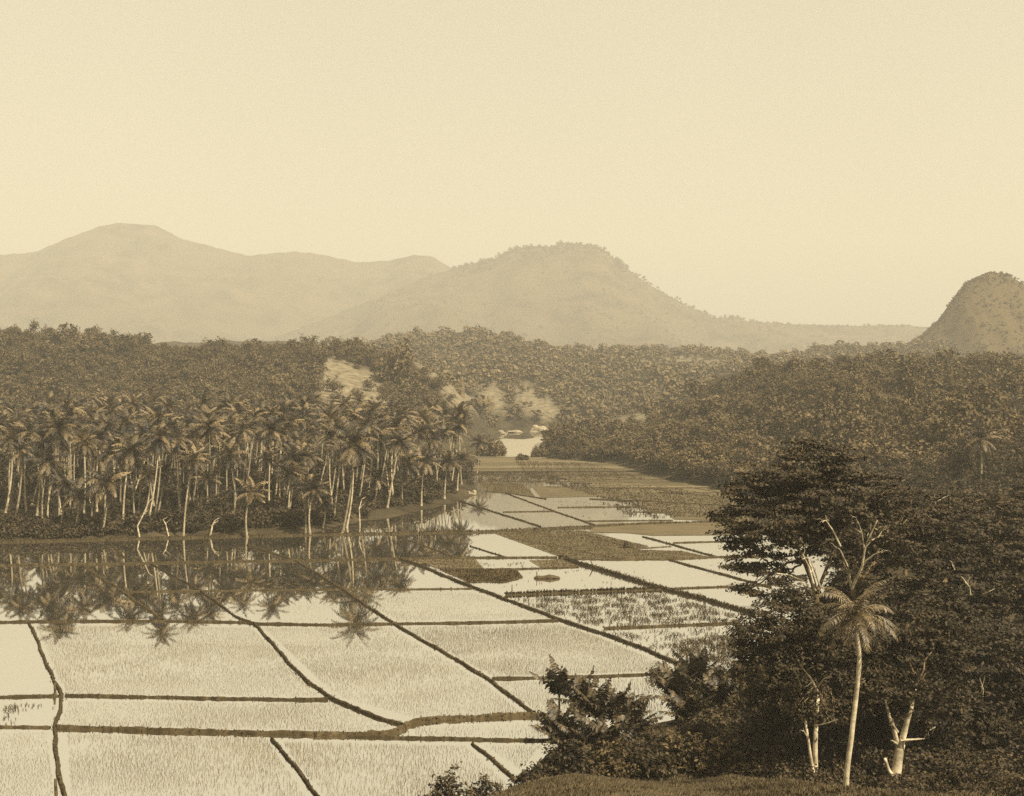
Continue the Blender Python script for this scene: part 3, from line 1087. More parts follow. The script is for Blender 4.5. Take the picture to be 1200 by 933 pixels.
# left-hand hill
x, y = grid_pts(-310, -8, 425, 664, 3.7)
z = height(x, y)
u, v = 600 + x / y * F, V0 - (z - H) / y * F
k = (z > 1.5) & (u > -120) & (v < 492)
k &= rng.random(len(x)) > np.maximum(np.maximum(bare_at(x, y, z), bare_at(x, y, z + 3)), bare_at(x, y, z + 6)) * .93
x, y, z, u, v = x[k], y[k], z[k], u[k], v[k]
crest = np.where((y > 640) & (u > -10) & (u < 440))[0][:75]
used = np.zeros(len(x), bool)
for i in crest:
    used[i] = True
    put_tree(x[i], y[i], z[i], rng.choice([.4, .5, .55, .65, .8]) * rng.uniform(.85, 1.15), 'tree on the skyline ridge above the coconut grove', 'trees on the ridge above the grove')
k = ~used
instances(near_mb, lite, x[k], y[k], z[k] - .6, canopy_sizes(k.sum(), -.1))
tag(near_mb.build('hillside_forest', M['forest']), kind='stuff')
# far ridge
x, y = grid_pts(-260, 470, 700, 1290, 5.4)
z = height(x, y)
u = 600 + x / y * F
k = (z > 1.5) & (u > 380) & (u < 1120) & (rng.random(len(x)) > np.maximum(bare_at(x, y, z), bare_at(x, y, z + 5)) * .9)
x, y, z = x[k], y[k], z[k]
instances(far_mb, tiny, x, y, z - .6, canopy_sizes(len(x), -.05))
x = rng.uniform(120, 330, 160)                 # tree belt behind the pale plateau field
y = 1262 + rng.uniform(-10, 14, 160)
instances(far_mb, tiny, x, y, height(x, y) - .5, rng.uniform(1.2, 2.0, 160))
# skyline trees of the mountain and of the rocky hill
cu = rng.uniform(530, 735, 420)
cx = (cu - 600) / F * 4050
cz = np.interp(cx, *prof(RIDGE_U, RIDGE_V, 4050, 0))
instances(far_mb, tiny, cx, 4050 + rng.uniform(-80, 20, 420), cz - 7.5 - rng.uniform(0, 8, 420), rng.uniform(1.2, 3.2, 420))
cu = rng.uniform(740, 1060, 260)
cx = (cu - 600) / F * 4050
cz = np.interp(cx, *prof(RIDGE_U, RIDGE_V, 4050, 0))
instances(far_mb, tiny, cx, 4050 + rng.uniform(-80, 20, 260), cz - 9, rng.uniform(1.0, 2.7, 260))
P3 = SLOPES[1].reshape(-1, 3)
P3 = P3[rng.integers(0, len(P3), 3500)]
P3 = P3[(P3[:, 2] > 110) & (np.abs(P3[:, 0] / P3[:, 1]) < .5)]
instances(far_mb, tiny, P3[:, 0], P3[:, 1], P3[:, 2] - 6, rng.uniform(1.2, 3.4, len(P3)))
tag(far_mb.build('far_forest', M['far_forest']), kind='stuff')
kmb = MB()
ku = np.array([1040, 1060, 1080, 1100, 1112, 1122, 1132, 1145, 1158, 1172, 1185, 1200, 1220, 1250])
kv = np.array([412, 404, 392, 374, 357, 342, 331, 324, 319, 320, 324, 334, 344, 366])
cu = rng.uniform(1045, 1240, 260)
cx = (cu - 600) / F * 1350
cz = np.interp(cx, *prof(ku, kv, 1350, 0))
instances(kmb, tiny, cx, 1350 + rng.uniform(-12, 4, 260), cz - 2.6, rng.uniform(.35, .85, 260))
P3 = SLOPES[2].reshape(-1, 3)
P3 = P3[rng.integers(0, len(P3), 2600)]
P3 = P3[(P3[:, 2] > 30) & (P3[:, 0] / P3[:, 1] < .5)]
instances(kmb, tiny, P3[:, 0], P3[:, 1], P3[:, 2] - 1.5, rng.uniform(.35, .95, len(P3)))
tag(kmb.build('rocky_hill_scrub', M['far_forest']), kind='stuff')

# undergrowth below the coconut palms and on the low banks
umb = MB()
x, y = scatter(GROVE, 3.8, .48)
z = height(x, y)
k = rng.random(len(x)) < .75
deep = np.clip((y[k] - 240) / 60, 0, 1)  # shrubs made taller deep inside, added to darken the gaps between trunks
instances(umb, lite, x[k], y[k], z[k] - 1.2, rng.uniform(.3, .6, k.sum()) + deep * rng.uniform(.3, 1.1, k.sum()))
bx = np.array(XY([(a, b) for a, b in [(20, 626), (60, 626), (100, 625), (150, 624), (200, 622), (260, 620), (310, 618), (345, 616), (385, 612), (430, 600), (480, 592), (520, 584)]]))
t = rng.uniform(0, len(bx) - 1.001, 150)
i = t.astype(int)
p = bx[i] + (bx[i + 1] - bx[i]) * (t - i)[:, None] + np.stack([rng.normal(0, 1, 150), rng.uniform(.5, 7, 150)], 1)
instances(umb, lite, p[:, 0], p[:, 1], height(p[:, 0], p[:, 1]) - .7, rng.uniform(.18, .5, 150))
t = rng.uniform(0, len(bx) - 1.001, 700)
i = t.astype(int)
p = bx[i] + (bx[i + 1] - bx[i]) * (t - i)[:, None] + np.stack([rng.normal(0, 1, 700), rng.uniform(-9.5, 6, 700)], 1)
hp = height(p[:, 0], p[:, 1])
k = hp > .15
fine = [small_tree(3, 1.0, .55, 60, .26, .15).arrays() for _ in range(4)]
rough = [small_tree(3, 1.0, .5, 18, .42, .25).arrays() for _ in range(4)]
instances(umb, rough, p[k, 0], p[k, 1], hp[k] - .1, rng.uniform(.5, 1.5, k.sum()))
x, y = grid_pts(13, 52, 78.5, 118, 1.7)
k = (x > np.interp(y, [78, 84, 118], [19, 15, 14])) & (x / y < .46)
x, y = x[k], y[k]
instances(umb, fine, x, y, height(x, y) - .1, rng.uniform(.6, 1.25, len(x)))
tag(umb.build('undergrowth', M['near_leaf2']), kind='stuff')


# ------------------------------------------------------------------ shrubs and boulders as things
def shrub(u, v, d, w, h, label, mat='shrub', name='shrub', L=.3, W=.17, per=34, group=None, cat='shrub', stick=None):
    """rounded shrub of width w, height h (m) with its foot near pixel (u,v) at distance d"""
    x, y, _ = PD(u, v, d)
    z = zat(x, y)
    o = empty(name, (x, y, z - .1), label, cat, group)
    n = max(3, int(w * 1.6))
    blobs = []
    for i in range(n):
        q = (i + .5) / n - .5
        hh = h * (1 - 1.5 * q * q) * rng.uniform(.75, 1.1)
        blobs.append((q * w * .8, rng.uniform(-.2, .2) * w * .6, hh * .52, w / n * 1.1 + .15, w * .24 + .2, hh * .5))
    mb = MB()
    mb.quads(blob_leaves(blobs, per, L, W, .45, .5, .22))
    mb.build('crown', M[mat], o)
    tb = MB()
    for i in range(5):
        b = blobs[rng.integers(0, n)]
        limb(tb, (b[0] * .4, b[1] * .4, -.3), (b[0], b[1], b[2] + b[5] * .6), .06, .02)
    tb.build('stem', M['bark'], o)
    return o


# bottom edge and knoll-side thicket
shrub(526, 936, 76, 2.0, 4.4, 'dark leafy bush poking up at the bottom edge left of the knoll', 'near_leaf2')
shrub(503, 938, 76, 1.7, 3.5, 'low dark bush at the bottom edge, leftmost of three', 'near_leaf2')
shrub(565, 936, 77, 2.6, 3.6, 'low dark bush at the bottom edge, nearest the knoll', 'near_leaf2')
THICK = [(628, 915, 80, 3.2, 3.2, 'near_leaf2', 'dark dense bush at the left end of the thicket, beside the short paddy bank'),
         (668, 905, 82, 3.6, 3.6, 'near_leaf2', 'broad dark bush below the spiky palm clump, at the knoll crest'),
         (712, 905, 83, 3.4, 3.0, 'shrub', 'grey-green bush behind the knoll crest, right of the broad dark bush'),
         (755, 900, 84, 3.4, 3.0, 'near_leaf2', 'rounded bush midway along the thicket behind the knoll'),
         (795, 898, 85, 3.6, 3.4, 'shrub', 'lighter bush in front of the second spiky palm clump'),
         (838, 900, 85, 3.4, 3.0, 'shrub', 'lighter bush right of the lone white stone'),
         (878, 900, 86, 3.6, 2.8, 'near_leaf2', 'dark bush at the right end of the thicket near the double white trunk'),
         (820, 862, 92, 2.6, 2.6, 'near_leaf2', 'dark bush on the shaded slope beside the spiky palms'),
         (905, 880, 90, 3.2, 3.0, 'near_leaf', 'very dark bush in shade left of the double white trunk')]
for (u, v, d, w, h, m, lab) in THICK:
    shrub(u, v, d, w, h, lab, m, group='bushes of the knoll thicket')
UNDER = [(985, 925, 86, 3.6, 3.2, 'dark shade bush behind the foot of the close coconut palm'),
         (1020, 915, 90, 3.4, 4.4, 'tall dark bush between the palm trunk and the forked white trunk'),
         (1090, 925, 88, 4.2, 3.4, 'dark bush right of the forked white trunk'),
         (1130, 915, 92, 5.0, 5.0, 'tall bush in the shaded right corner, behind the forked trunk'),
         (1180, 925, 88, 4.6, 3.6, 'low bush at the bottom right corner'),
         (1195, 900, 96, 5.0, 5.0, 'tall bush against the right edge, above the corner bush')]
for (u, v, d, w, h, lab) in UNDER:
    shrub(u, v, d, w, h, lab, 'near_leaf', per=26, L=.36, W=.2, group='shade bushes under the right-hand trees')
# beside the river and in the fields
shrub(576, 533, 480, 13.0, 7.0, 'wide bush on the near river bank beside the grove end', 'hill_leaf', per=7, L=.7, W=.45)
shrub(612, 537, 455, 5.0, 2.6, 'small bush in the middle of the near river bank', 'hill_leaf', per=7, L=.7, W=.45)
shrub(633, 534, 475, 7.5, 5.0, 'rounded bush on the river bank below the white boulder', 'hill_leaf', per=7, L=.7, W=.45)
shrub(645, 528, 500, 7.0, 6.0, 'taller bush at the tip of the right hill by the river', 'hill_leaf', per=7, L=.7, W=.45)
shrub(734, 642, 211, 1.2, 1.7, 'lone little shrub standing in the pale lens-shaped paddy', 'shrub', per=14, L=.35, W=.2)
shrub(296, 611, 248, 5.5, 4.0, 'round dark shrub under the front palms, middle of the grove', 'near_leaf2', per=12, L=.5, W=.3)
shrub(255, 612, 246, 4.6, 5.0, 'tall dark shrub left of the round one in the grove', 'near_leaf2', per=12, L=.5, W=.3)
shrub(325, 613, 246, 4.6, 3.2, 'low dark shrub right of the round one in the grove', 'near_leaf2', per=12, L=.5, W=.3)
shrub(345, 604, 260, 3.6, 4.0, 'dark shrub in the grove beside the small pale clearing', 'near_leaf2', per=12, L=.5, W=.3)


def boulder(u, v, d, w, h, label, name='boulder', mat='stone', z=None, group=None):
    x, y, _ = PD(u, v, d)
    n1, n2 = 14, 9
    ph = rng.uniform(0, 6, 4)
    a = np.linspace(0, 2 * np.pi, n1, endpoint=False)
    e = np.linspace(-.5, np.pi / 2 - .02, n2)
    E, A = np.meshgrid(e, a, indexing='ij')
    dx, dy, dz = np.cos(E) * np.cos(A), np.cos(E) * np.sin(A), np.sin(E)
    r = 1 + .18 * np.sin(dx * 4 + ph[0]) + .16 * np.sin(dy * 5 + ph[1]) + .12 * np.sin(dz * 6 + ph[2] + dx * 3) + .05 * rng.standard_normal(E.shape)
    v3 = np.stack([dx * r * w / 2, dy * r * w / 2 * .8, dz * r * h], -1).reshape(-1, 3)
    idx = np.arange(n1 * n2).reshape(n2, n1)
    f = np.stack([idx[:-1], np.roll(idx[:-1], -1, 1), np.roll(idx[1:], -1, 1), idx[1:]], -1).reshape(-1, 4)
    o = link(name, raw_mesh(name, v3, f, M[mat]))
    o.location = (x, y, zat(x, y) if z is None else z)
    return tag(o, label, 'rock', group)


boulder(632, 506, 725, 9, 4.2, 'big white boulder where the river turns behind the right hill')
boulder(588, 509, 690, 6, 2.2, 'pale low boulder at the left river bank')
boulder(603, 507, 712, 11, 1.6, 'long flat pale rock along the far river bank')
boulder(571, 522, 560, 7, 1.6, 'pale flat rock behind the wide river-bank bush')
boulder(555, 579, 312, 1.6, .9, 'larger white stone on the grassy spit end')
boulder(550, 580, 311, 1.1, .55, 'smaller white stone on the grassy spit end')
boulder(822, 911, 75, .45, .4, 'lone small white stone on the knoll before the thicket', 'stone')
boulder(541, 483, 672, 4, 8, 'tall pale rock face at the foot of the left hill slope', 'rock_outcrop', 'rock')
boulder(574, 484, 770, 5, 7, 'pale rock face above the river, right of the tall one', 'rock_outcrop', 'rock')

# long dark mound with a stake, out in the flooded paddy
x, y, _ = P(641, 678)
o = empty('mud_mound', (x, y, 0), 'long low dark mound with an upright stake in the flooded paddy', 'mound')
mb = MB()
t = np.linspace(-1, 1, 16)
mb.tube(np.stack([t * 1.9, .06 * np.sin(t * 5), .12 + .06 * np.sin(t * 4 + 1)], 1), .06 + .3 * np.sqrt(np.clip(1 - t ** 4, 0, 1)) * (1 + .15 * np.sin(t * 7)), 8, .3)
mb.build('body', M['mud'], o)
mb = MB()
mb.tube([(-1.5, 0, -.2), (-1.5, 0, .5), (-1.48, 0, 1.05)], [.07, .06, .05], 6)
mb.build('stake', M['wood'], o)


def stake(u, v, h, tilt, label, z=0.0, r=.06):
    x, y, _ = P(u, v)
    mb = MB()
    mb.tube([(0, 0, -.3), (tilt * h * .5, 0, h * .5), (tilt * h, .05, h)], [r, r * .9, r * .7], 6, .2)
    o = mb.build('stake', M['wood'])
    o.location = (x, y, z)
    return tag(o, label, 'stake')


stake(695, 665, 1.1, -.5, 'leaning dark stake on the weedy bank between bright paddies', .3, .1)
stake(600, 692, .8, 0, 'short upright stake in the water below the seedbed', 0, .07)
stake(65, 813, 1.0, -.1, 'short dark post beside the bank corner at lower left', 0, .12)
stake(66, 930, .9, -.1, 'dark stub post on the bank in the bottom left corner', .1, .12)

# leaning dark stump beside the round bushy tree
x, y, _ = PD(866, 745, 100)
z0 = zat(x, y)
mb = MB()
mb.tube([(.4, 0, z0 - .3 - z0), (.2, 0, PD(862, 742, 100)[2] - z0), (-.35, 0, PD(857, 727, 100)[2] - z0)], [.3, .3, .22], 8, .2)
o = mb.build('stump', M['wood'])
o.location = (x, y, z0)
tag(o, 'dark leaning stump left of the round bushy tree', 'stump')


# dead pale snags at the water's edge under the palms
def snag(pts, d_v, label, r=.26):
    base = P(pts[0][0], d_v, 1.0)
    y = base[1]
    z0 = zat(base[0], y)
    o = empty('dead_snag', (base[0], y, z0), label, 'dead tree')
    P3 = [np.array(PD(u, v, y + .3 * i)) - np.array([base[0], y, z0]) for i, (u, v) in enumerate(pts)]
    P3[0][2] = -.3
    mb = MB()
    mb.tube(P3, np.linspace(r, r * .5, len(P3)), 6, .2)
    mb.build('trunk', M['pale_bark'], o)
    mb = MB()
    m = P3[len(P3) // 2]
    limb(mb, m, m + np.array([1.1, -.2, 1.0]), r * .55, r * .25)
    mb.build('limb', M['pale_bark'], o)
    mb = MB()
    limb(mb, P3[-1], P3[-1] + np.array([.8, .1, .5]), r * .45, r * .2)
    mb.build('limb', M['pale_bark'], o)


snag([(164, 624), (161, 617), (168, 603), (174, 589), (176, 586)], 624, 'pale bent dead trunk at the grove edge, tallest of three', .17)
snag([(198, 623), (194, 614), (191, 609)], 623, 'short pale forked stub at the grove edge, middle of three', .15)
snag([(246, 623), (249, 616), (252, 610)], 623, 'pale broken stump at the grove edge, right of the other two', .19)
snag([(422, 610), (421, 596), (424, 585)], 610, 'pale broken trunk near the bend of the grove bank', .16)

# ------------------------------------------------------------------ stiff feathery palms by the knoll


def spiky_palm(u, v, d, h, L, nf, label, group, up=1.25):
    x, y, _ = PD(u, v, d)
    z = zat(x, y)
    o = empty('young_palm', (x, y, z), label, 'young palm', group)
    mb = MB()
    lean = rng.normal(0, .05, 2)
    tip = np.array([lean[0] * h, lean[1] * h, h])
    mb.tube([(0, 0, -.4), tip * .5, tip], [.14, .1, .09], 6)
    mb.build('trunk', M['bark'], o)
    for i in range(nf):
        f = i / max(1, nf - 1)
        fr = palm_frond(L * 1.3 * rng.uniform(.75, 1.2), i * 2.4 + rng.uniform(-.3, .3), up + .08 - (.62 + .35 * rng.random()) * f, .2 + .55 * rng.random(), 15, .2, .72)
        q = fr.build('frond', M['spiky'], o)
        q.location = tip
    return o


SP = [(655, 845, 96, 3.9, 2.1, 11, 'tallest stiff-fronded palm at the left top of the first spiky clump', 1.5),
      (685, 850, 95, 2.7, 2.3, 13, 'stiff-fronded palm just right of the tallest one', 1.4),
      (657, 862, 92, 1.5, 2.3, 15, 'low stiff palm at the left foot of the first clump', 1.3),
      (668, 866, 91, .6, 2.4, 15, 'squat stiff palm between the left foot and middle of the first clump', 1.3),
      (702, 862, 93, 1.9, 2.4, 15, 'bushy stiff palm in the middle of the first clump', 1.3),
      (722, 862, 93, 1.6, 2.3, 15, 'stiff palm with arching fronds, right side of the first clump', 1.25),
      (692, 872, 90, .5, 2.3, 15, 'ground-hugging stiff palm in front of the first clump', 1.2),
      (718, 872, 90, .4, 2.2, 15, 'ground-hugging stiff palm at the right front of the first clump', 1.2),
      (742, 866, 92, .8, 2.1, 14, 'low stiff palm at the right end of the first clump', 1.2),
      (792, 835, 101, 2.3, 2.3, 14, 'stiff palm at the left of the second spiky clump', 1.3),
      (822, 828, 102, 2.6, 2.5, 15, 'fan-crowned stiff palm, tallest of the second clump', 1.45),
      (806, 842, 98, .7, 2.2, 14, 'low stiff palm in front of the second spiky clump', 1.2),
      (842, 838, 99, 1.4, 2.2, 14, 'stiff palm at the right of the second clump beside the round tree', 1.3)]
for (u, v, d, h, L, nf, lab, up) in SP:
    spiky_palm(u, v, d, h, L, nf, lab, 'stiff young palms in clumps below the knoll', up)


# ------------------------------------------------------------------ big trees at right
def big_tree(name, label, base, trunks, blobs_px, d, depth, mat, per=30, L=.34, W=.17, group=None, bark='bark', trunk_r=.4, bare=(), clump=1.1, lumpy=.42, hollow=.45, dens=1.6, flat=.45):
    """base: pixel foot; trunks: list of pixel polylines from the foot up with end radius; blobs_px: (u,v,ru,rv,depth offset)"""
    x, y, _ = PD(base[0], base[1], d)
    z = zat(x, y)
    o = empty(name, (x, y, z), label, 'tree', group)
    org = np.array([x, y, z])
    blobs = []
    for (u, v, ru, rv, dd) in blobs_px:
        c = np.array(PD(u, v, d + dd)) - org
        k = (d + dd) / F
        blobs.append((c[0], c[1], c[2], ru * k, (ru + rv) * .5 * k * depth, rv * k))
    tb = MB()
    ends = []
    for (pl, r0, r1) in trunks:
        pts = np.array([np.array(PD(u, v, d + dd)) - org for (u, v, dd) in pl])
        if pl[0][:2] == base[:2]:
            pts[0][2] = -.4
        # refine
        n = 3 * len(pts)
        s = np.linspace(0, len(pts) - 1, n)
        q = np.stack([np.interp(s, np.arange(len(pts)), pts[:, j]) for j in range(3)], 1)
        q[1:-1] += rng.standard_normal((n - 2, 3)) * r1 * .12
        if n > 4:
            q[1:-1] = (q[:-2] + 2 * q[1:-1] + q[2:]) / 4
        rad = np.linspace(r0, r1, n)
        if pl[0][:2] == base[:2]:
            rad = rad * (1 + .5 * np.exp(-np.arange(n) * 1.2))
        tb.tube(q, rad, 9, .07)
        ends.append((q[-1], r1))
    tb.build('trunk', M[bark], o, True)
    for b in blobs:
        lb = MB()
        c = np.array(b[:3])
        e, r = min(ends, key=lambda t_: np.linalg.norm(t_[0] - c))
        p = limb(lb, e, c, r * .7, r * .3, .06)
        for _ in range(4):
            d3 = unit(1)[0] * np.array(b[3:]) * .85
            d3[2] = abs(d3[2]) * .8
            limb(lb, p[rng.integers(3, 6)], c + d3, r * .3, .025, .05, .08)
        lb.build('limb', M['bark'], o)
    cb = MB()
    cb.quads(blob_leaves(blobs, per * dens, L * .86, W, clump, hollow, lumpy, .8, flat))
    cb.build('crown', M[mat], o)
    for pl, r0 in bare:
        bb = MB()
        pts = np.array([np.array(PD(u, v, d + dd)) - org for (u, v, dd) in pl])
        n = 3 * len(pts)
        s = np.linspace(0, len(pts) - 1, n)
        q = np.stack([np.interp(s, np.arange(len(pts)), pts[:, j]) for j in range(3)], 1)
        bb.tube(q, np.linspace(r0 * .78, r0 * .3, n), 6, .15)
        for _ in range(4):                # fine dead twigs
            a = q[rng.integers(n // 3, n)]
            ln = np.linalg.norm(q[-1] - q[0]) * rng.uniform(.2, .42)
            d3 = (q[-1] - q[0]) / (np.linalg.norm(q[-1] - q[0]) + 1e-6) + unit(1)[0] * .9
            limb(bb, a, a + d3 / np.linalg.norm(d3) * ln, r0 * .22, .008, 0, .12, 5, 5)
        bb.build('bare_limb', M['pale_bark'], o)
    return o


# the tall spreading tree whose crown overlooks the paddies
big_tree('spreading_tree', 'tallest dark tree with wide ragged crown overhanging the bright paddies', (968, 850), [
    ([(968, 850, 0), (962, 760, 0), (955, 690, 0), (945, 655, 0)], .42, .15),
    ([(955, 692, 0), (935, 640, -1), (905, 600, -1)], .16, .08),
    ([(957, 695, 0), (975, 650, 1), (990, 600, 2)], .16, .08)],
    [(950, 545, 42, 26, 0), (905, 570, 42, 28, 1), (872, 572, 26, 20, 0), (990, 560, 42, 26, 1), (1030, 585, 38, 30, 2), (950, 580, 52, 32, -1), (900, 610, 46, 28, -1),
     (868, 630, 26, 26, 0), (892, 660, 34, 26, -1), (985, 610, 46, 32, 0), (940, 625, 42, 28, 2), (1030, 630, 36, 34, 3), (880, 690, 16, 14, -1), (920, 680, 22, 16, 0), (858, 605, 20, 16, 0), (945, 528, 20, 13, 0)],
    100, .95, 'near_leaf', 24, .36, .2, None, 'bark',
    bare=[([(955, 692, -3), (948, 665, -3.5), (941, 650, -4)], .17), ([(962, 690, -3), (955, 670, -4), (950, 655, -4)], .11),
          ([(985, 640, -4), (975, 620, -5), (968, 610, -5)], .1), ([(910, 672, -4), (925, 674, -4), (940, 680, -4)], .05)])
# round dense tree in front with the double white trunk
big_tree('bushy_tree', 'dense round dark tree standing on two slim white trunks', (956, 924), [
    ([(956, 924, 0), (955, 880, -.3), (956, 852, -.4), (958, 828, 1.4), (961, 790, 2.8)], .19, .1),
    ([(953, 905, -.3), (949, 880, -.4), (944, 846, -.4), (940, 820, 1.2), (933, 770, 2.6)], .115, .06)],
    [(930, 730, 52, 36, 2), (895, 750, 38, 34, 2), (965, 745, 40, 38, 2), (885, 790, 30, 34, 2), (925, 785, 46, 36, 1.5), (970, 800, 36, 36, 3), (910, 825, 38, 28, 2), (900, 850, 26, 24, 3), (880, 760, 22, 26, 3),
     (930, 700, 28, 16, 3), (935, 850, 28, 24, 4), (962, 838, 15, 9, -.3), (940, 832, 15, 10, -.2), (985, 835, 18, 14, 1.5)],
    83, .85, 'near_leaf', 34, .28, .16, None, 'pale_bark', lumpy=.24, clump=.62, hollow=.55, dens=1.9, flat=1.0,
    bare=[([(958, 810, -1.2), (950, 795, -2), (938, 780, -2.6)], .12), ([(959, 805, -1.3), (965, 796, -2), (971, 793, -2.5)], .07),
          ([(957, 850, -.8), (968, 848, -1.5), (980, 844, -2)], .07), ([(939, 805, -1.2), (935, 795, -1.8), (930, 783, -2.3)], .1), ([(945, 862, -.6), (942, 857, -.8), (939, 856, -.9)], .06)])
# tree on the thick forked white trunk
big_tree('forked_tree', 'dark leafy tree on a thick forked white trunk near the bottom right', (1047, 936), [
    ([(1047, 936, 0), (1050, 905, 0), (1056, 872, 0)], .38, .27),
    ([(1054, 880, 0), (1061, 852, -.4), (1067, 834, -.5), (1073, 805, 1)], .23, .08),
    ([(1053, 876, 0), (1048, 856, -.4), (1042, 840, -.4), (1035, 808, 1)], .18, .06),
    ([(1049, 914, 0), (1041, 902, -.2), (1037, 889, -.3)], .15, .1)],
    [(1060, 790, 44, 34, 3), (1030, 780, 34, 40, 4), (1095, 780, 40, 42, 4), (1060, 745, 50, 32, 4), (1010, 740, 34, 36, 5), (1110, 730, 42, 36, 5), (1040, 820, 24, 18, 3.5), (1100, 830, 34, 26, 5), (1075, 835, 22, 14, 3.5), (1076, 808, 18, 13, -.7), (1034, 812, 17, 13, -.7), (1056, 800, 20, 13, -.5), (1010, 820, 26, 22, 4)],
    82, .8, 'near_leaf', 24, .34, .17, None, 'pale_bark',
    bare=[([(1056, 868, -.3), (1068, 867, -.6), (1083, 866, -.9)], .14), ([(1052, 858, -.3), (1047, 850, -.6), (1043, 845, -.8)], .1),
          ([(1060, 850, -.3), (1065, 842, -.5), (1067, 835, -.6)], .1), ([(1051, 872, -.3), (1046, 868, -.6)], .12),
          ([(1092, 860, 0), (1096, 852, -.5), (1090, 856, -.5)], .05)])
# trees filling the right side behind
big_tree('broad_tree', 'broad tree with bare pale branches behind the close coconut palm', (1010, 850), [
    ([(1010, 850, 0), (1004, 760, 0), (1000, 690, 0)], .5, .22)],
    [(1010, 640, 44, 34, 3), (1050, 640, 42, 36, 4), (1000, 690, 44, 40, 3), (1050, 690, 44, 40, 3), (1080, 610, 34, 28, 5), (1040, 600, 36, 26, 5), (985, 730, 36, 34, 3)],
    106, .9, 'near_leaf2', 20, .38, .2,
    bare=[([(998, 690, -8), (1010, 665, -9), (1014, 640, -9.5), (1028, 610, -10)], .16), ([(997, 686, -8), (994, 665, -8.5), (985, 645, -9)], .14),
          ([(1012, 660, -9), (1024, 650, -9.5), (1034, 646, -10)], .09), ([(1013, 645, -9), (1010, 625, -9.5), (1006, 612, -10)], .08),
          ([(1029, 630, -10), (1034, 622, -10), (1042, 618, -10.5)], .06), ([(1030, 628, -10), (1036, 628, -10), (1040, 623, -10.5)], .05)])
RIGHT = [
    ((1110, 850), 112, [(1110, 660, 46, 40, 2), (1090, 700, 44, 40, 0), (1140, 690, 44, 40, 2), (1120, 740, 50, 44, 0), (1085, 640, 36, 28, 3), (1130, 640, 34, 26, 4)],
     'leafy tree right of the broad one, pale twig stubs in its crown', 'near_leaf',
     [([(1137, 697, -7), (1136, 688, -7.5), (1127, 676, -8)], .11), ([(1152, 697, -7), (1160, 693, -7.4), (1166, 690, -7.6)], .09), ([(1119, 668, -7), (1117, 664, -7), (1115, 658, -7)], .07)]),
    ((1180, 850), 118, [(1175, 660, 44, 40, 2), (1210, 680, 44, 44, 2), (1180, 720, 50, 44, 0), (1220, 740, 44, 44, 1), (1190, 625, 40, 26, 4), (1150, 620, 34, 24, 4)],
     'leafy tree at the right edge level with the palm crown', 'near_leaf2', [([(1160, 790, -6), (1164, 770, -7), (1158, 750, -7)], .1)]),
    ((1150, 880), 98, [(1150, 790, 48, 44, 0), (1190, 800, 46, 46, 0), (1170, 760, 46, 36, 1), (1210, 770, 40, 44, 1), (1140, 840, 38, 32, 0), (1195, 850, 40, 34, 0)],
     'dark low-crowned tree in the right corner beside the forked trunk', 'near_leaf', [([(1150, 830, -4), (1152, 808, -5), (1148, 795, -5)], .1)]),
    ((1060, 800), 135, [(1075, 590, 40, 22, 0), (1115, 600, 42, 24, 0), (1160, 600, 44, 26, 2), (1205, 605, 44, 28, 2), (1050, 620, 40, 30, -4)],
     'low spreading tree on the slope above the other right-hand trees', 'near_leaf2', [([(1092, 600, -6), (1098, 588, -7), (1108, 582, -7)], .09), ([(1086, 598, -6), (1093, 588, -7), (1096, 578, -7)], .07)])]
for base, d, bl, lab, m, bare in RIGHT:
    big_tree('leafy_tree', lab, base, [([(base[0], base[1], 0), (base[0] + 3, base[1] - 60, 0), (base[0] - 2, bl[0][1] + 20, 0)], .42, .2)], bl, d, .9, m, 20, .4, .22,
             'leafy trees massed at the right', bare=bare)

# the close coconut palm, each frond a part
x, y, _ = PD(990, 940, 78)
z = zat(x, y)
o = empty('coconut_palm', (x, y, z), 'close coconut palm with slim pale curved trunk before the dark trees', 'palm tree')
org = np.array([x, y, z])
pl = [(990, 940), (992, 905), (997, 870), (1003, 820), (1007, 780), (1007, 762), (1003, 740), (1002, 722)]
pts = np.array([np.array(PD(u, v, 78)) - org for u, v in pl])
pts[0][2] = -.6
s = np.linspace(0, len(pl) - 1, 24)
q = np.stack([np.interp(s, np.arange(len(pl)), pts[:, j]) for j in range(3)], 1)
ker = np.ones(3) / 3
q[1:-1] = np.stack([np.convolve(q[:, j], ker, 'valid') for j in range(3)], 1)
mb = MB()
rad = np.linspace(.165, .125, 24) * (1 + .35 * np.exp(-np.arange(24) * .5))
rad[-6:] *= np.array([1.05, 1.15, 1.2, 1.15, 1.1, 1.0])
mb.tube(q, rad, 10, .1)
mb.build('trunk', M['pale_bark'], o, True)
for i in range(26):
    f = i / 25
    e0 = 1.45 - 1.75 * f ** .85 + .1 * rng.standard_normal()
    fr = palm_frond(3.0 * rng.uniform(.82, 1.12), i * 2.39996 + .15 * rng.standard_normal(), e0, 1.0 + .8 * rng.random(), 30, .06, .6)
    b = fr.build('frond', M['frond_near'], o)
    b.location = q[-1]


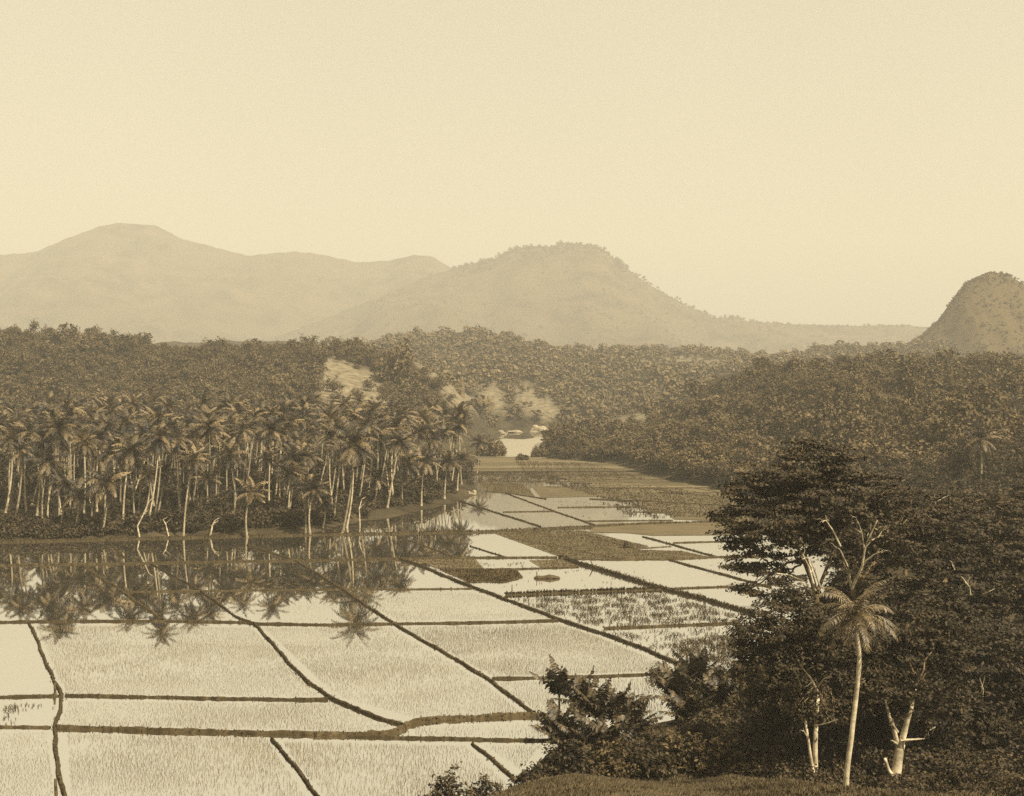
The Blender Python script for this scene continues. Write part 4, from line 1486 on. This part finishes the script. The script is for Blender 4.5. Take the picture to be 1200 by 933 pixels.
# broad-leaved banana-like plant on the right slope
def banana(u, v, d, label):
    x, y, _ = PD(u, v, d)
    z = zat(x, y)
    o = empty('banana_plant', (x, y, z), label, 'plant')
    mb = MB()
    mb.tube([(0, 0, -.4), (.05, 0, 1.2), (.1, 0, 2.6)], [.22, .18, .12], 7)
    mb.build('stem', M['palm_trunk'], o)
    for i in range(8):
        a = i * 2.4
        el = 1.2 - .15 * i
        n = 7
        p = np.zeros((n, 3))
        p[0] = (.1, 0, 2.5)
        for k in range(1, n):
            e = el - 1.5 * (k / n)
            p[k] = p[k - 1] + .5 * np.array([math.cos(e) * math.cos(a), math.cos(e) * math.sin(a), math.sin(e)])
        sd_ = np.array([-math.sin(a), math.cos(a), 0])
        w = .42 * np.sin(np.linspace(.15, 1, n) * 2.9)
        qs = []
        for k in range(n - 1):
            for sg in (-1, 1):
                qs.append([p[k], p[k + 1], p[k + 1] + sg * sd_ * w[k + 1] + np.array([0, 0, -.12]), p[k] + sg * sd_ * w[k] + np.array([0, 0, -.12])])
        lb = MB()
        lb.quads(qs)
        lb.build('leaf', M['frond'], o)


banana(1158, 588, 205, 'banana plant with pale arching leaves below the right slope palm')
banana(1178, 592, 200, 'banana plant right of the pale one, close to the edge')

# ------------------------------------------------------------------ haze, sky, sun, camera
hz = MB()
x0, x1, y0, y1, z0, z1 = -8500, 8500, -120, 7600, -2, 900
hv = [(x0, y0, z0), (x1, y0, z0), (x1, y1, z0), (x0, y1, z0), (x0, y0, z1), (x1, y0, z1), (x1, y1, z1), (x0, y1, z1)]
hz.add(hv, [(0, 3, 2, 1), (4, 5, 6, 7), (0, 1, 5, 4), (1, 2, 6, 5), (2, 3, 7, 6), (3, 0, 4, 7)])
hm = bpy.data.materials.new('haze')
hm.use_nodes = True
nt = hm.node_tree
nt.nodes.clear()
vo = nt.nodes.new('ShaderNodeVolumePrincipled')
vo.inputs['Color'].default_value = (1, .95, .82, 1)
vo.inputs['Density'].default_value = .00025
vo.inputs['Anisotropy'].default_value = 0.0
ou = nt.nodes.new('ShaderNodeOutputMaterial')
nt.links.new(vo.outputs[0], ou.inputs['Volume'])
tag(hz.build('haze', hm), kind='stuff')

SUN_EL, SUN_AZ = math.radians(50), math.radians(132)      # azimuth clockwise from +Y: behind the camera, to the right
sd = Vector((math.sin(SUN_AZ) * math.cos(SUN_EL), math.cos(SUN_AZ) * math.cos(SUN_EL), math.sin(SUN_EL)))
su = bpy.data.lights.new('sun', 'SUN')
su.energy = 5.0
su.angle = math.radians(.5)
su.color = (1.0, .91, .72)
so = bpy.data.objects.new('sun', su)
col.objects.link(so)
so.rotation_euler = sd.to_track_quat('Z', 'Y').to_euler()
so.location = (60, -100, 300)

w = bpy.data.worlds.new('World')
sc.world = w
w.use_nodes = True
nt = w.node_tree
bg = nt.nodes['Background']
sky = nt.nodes.new('ShaderNodeTexSky')
sky.sky_type = 'NISHITA'
sky.sun_disc = False
sky.sun_elevation = SUN_EL
sky.sun_rotation = SUN_AZ
sky.air_density, sky.dust_density, sky.ozone_density = 1.0, 3.0, 1.0
bw = nt.nodes.new('ShaderNodeRGBToBW')
nt.links.new(sky.outputs[0], bw.inputs[0])
pw = nt.nodes.new('ShaderNodeMath')                       # plate response: a near-even tone over the whole sky
pw.operation = 'POWER'
pw.inputs[1].default_value = .25
nt.links.new(bw.outputs[0], pw.inputs[0])
sc_ = nt.nodes.new('ShaderNodeVectorMath')
sc_.operation = 'SCALE'
sc_.inputs[0].default_value = (1.0 * 3.08, .905 * 3.08, .655 * 3.08)
nt.links.new(pw.outputs[0], sc_.inputs['Scale'])
tcw = nt.nodes.new('ShaderNodeTexCoord')
veil = nt.nodes.new('ShaderNodeTexNoise')
veil.inputs['Scale'].default_value = 3.0
veil.inputs['Detail'].default_value = 5
nt.links.new(tcw.outputs['Generated'], veil.inputs['Vector'])
vm = nt.nodes.new('ShaderNodeMapRange')
vm.inputs['To Min'].default_value, vm.inputs['To Max'].default_value = .93, 1.07
nt.links.new(veil.outputs['Fac'], vm.inputs['Value'])
s2 = nt.nodes.new('ShaderNodeVectorMath')
s2.operation = 'SCALE'
nt.links.new(sc_.outputs['Vector'], s2.inputs[0])
nt.links.new(vm.outputs['Result'], s2.inputs['Scale'])
nt.links.new(s2.outputs['Vector'], bg.inputs['Color'])
bg.inputs['Strength'].default_value = .1

cam = bpy.data.cameras.new('camera')
cam.sensor_width = 36
cam.lens = 36 * F / 1200
cam.shift_y = -(933 / 2 - V0) / 1200
cam.clip_start, cam.clip_end = .5, 20000
co = bpy.data.objects.new('camera', cam)
col.objects.link(co)
co.location = (0, 0, H)
co.rotation_euler = (math.pi / 2, 0, 0)
sc.camera = co

sc.view_settings.view_transform = 'Standard'
sc.view_settings.look = 'None'
sc.view_settings.gamma = 1
sc.view_settings.exposure = .86
sc.view_settings.use_curve_mapping = False
c = sc.cycles
c.max_bounces, c.diffuse_bounces, c.glossy_bounces, c.transmission_bounces, c.volume_bounces, c.transparent_max_bounces = 5, 2, 3, 1, 0, 4
c.use_denoising = False
c.caustics_reflective = c.caustics_refractive = False
c.sample_clamp_indirect = 4
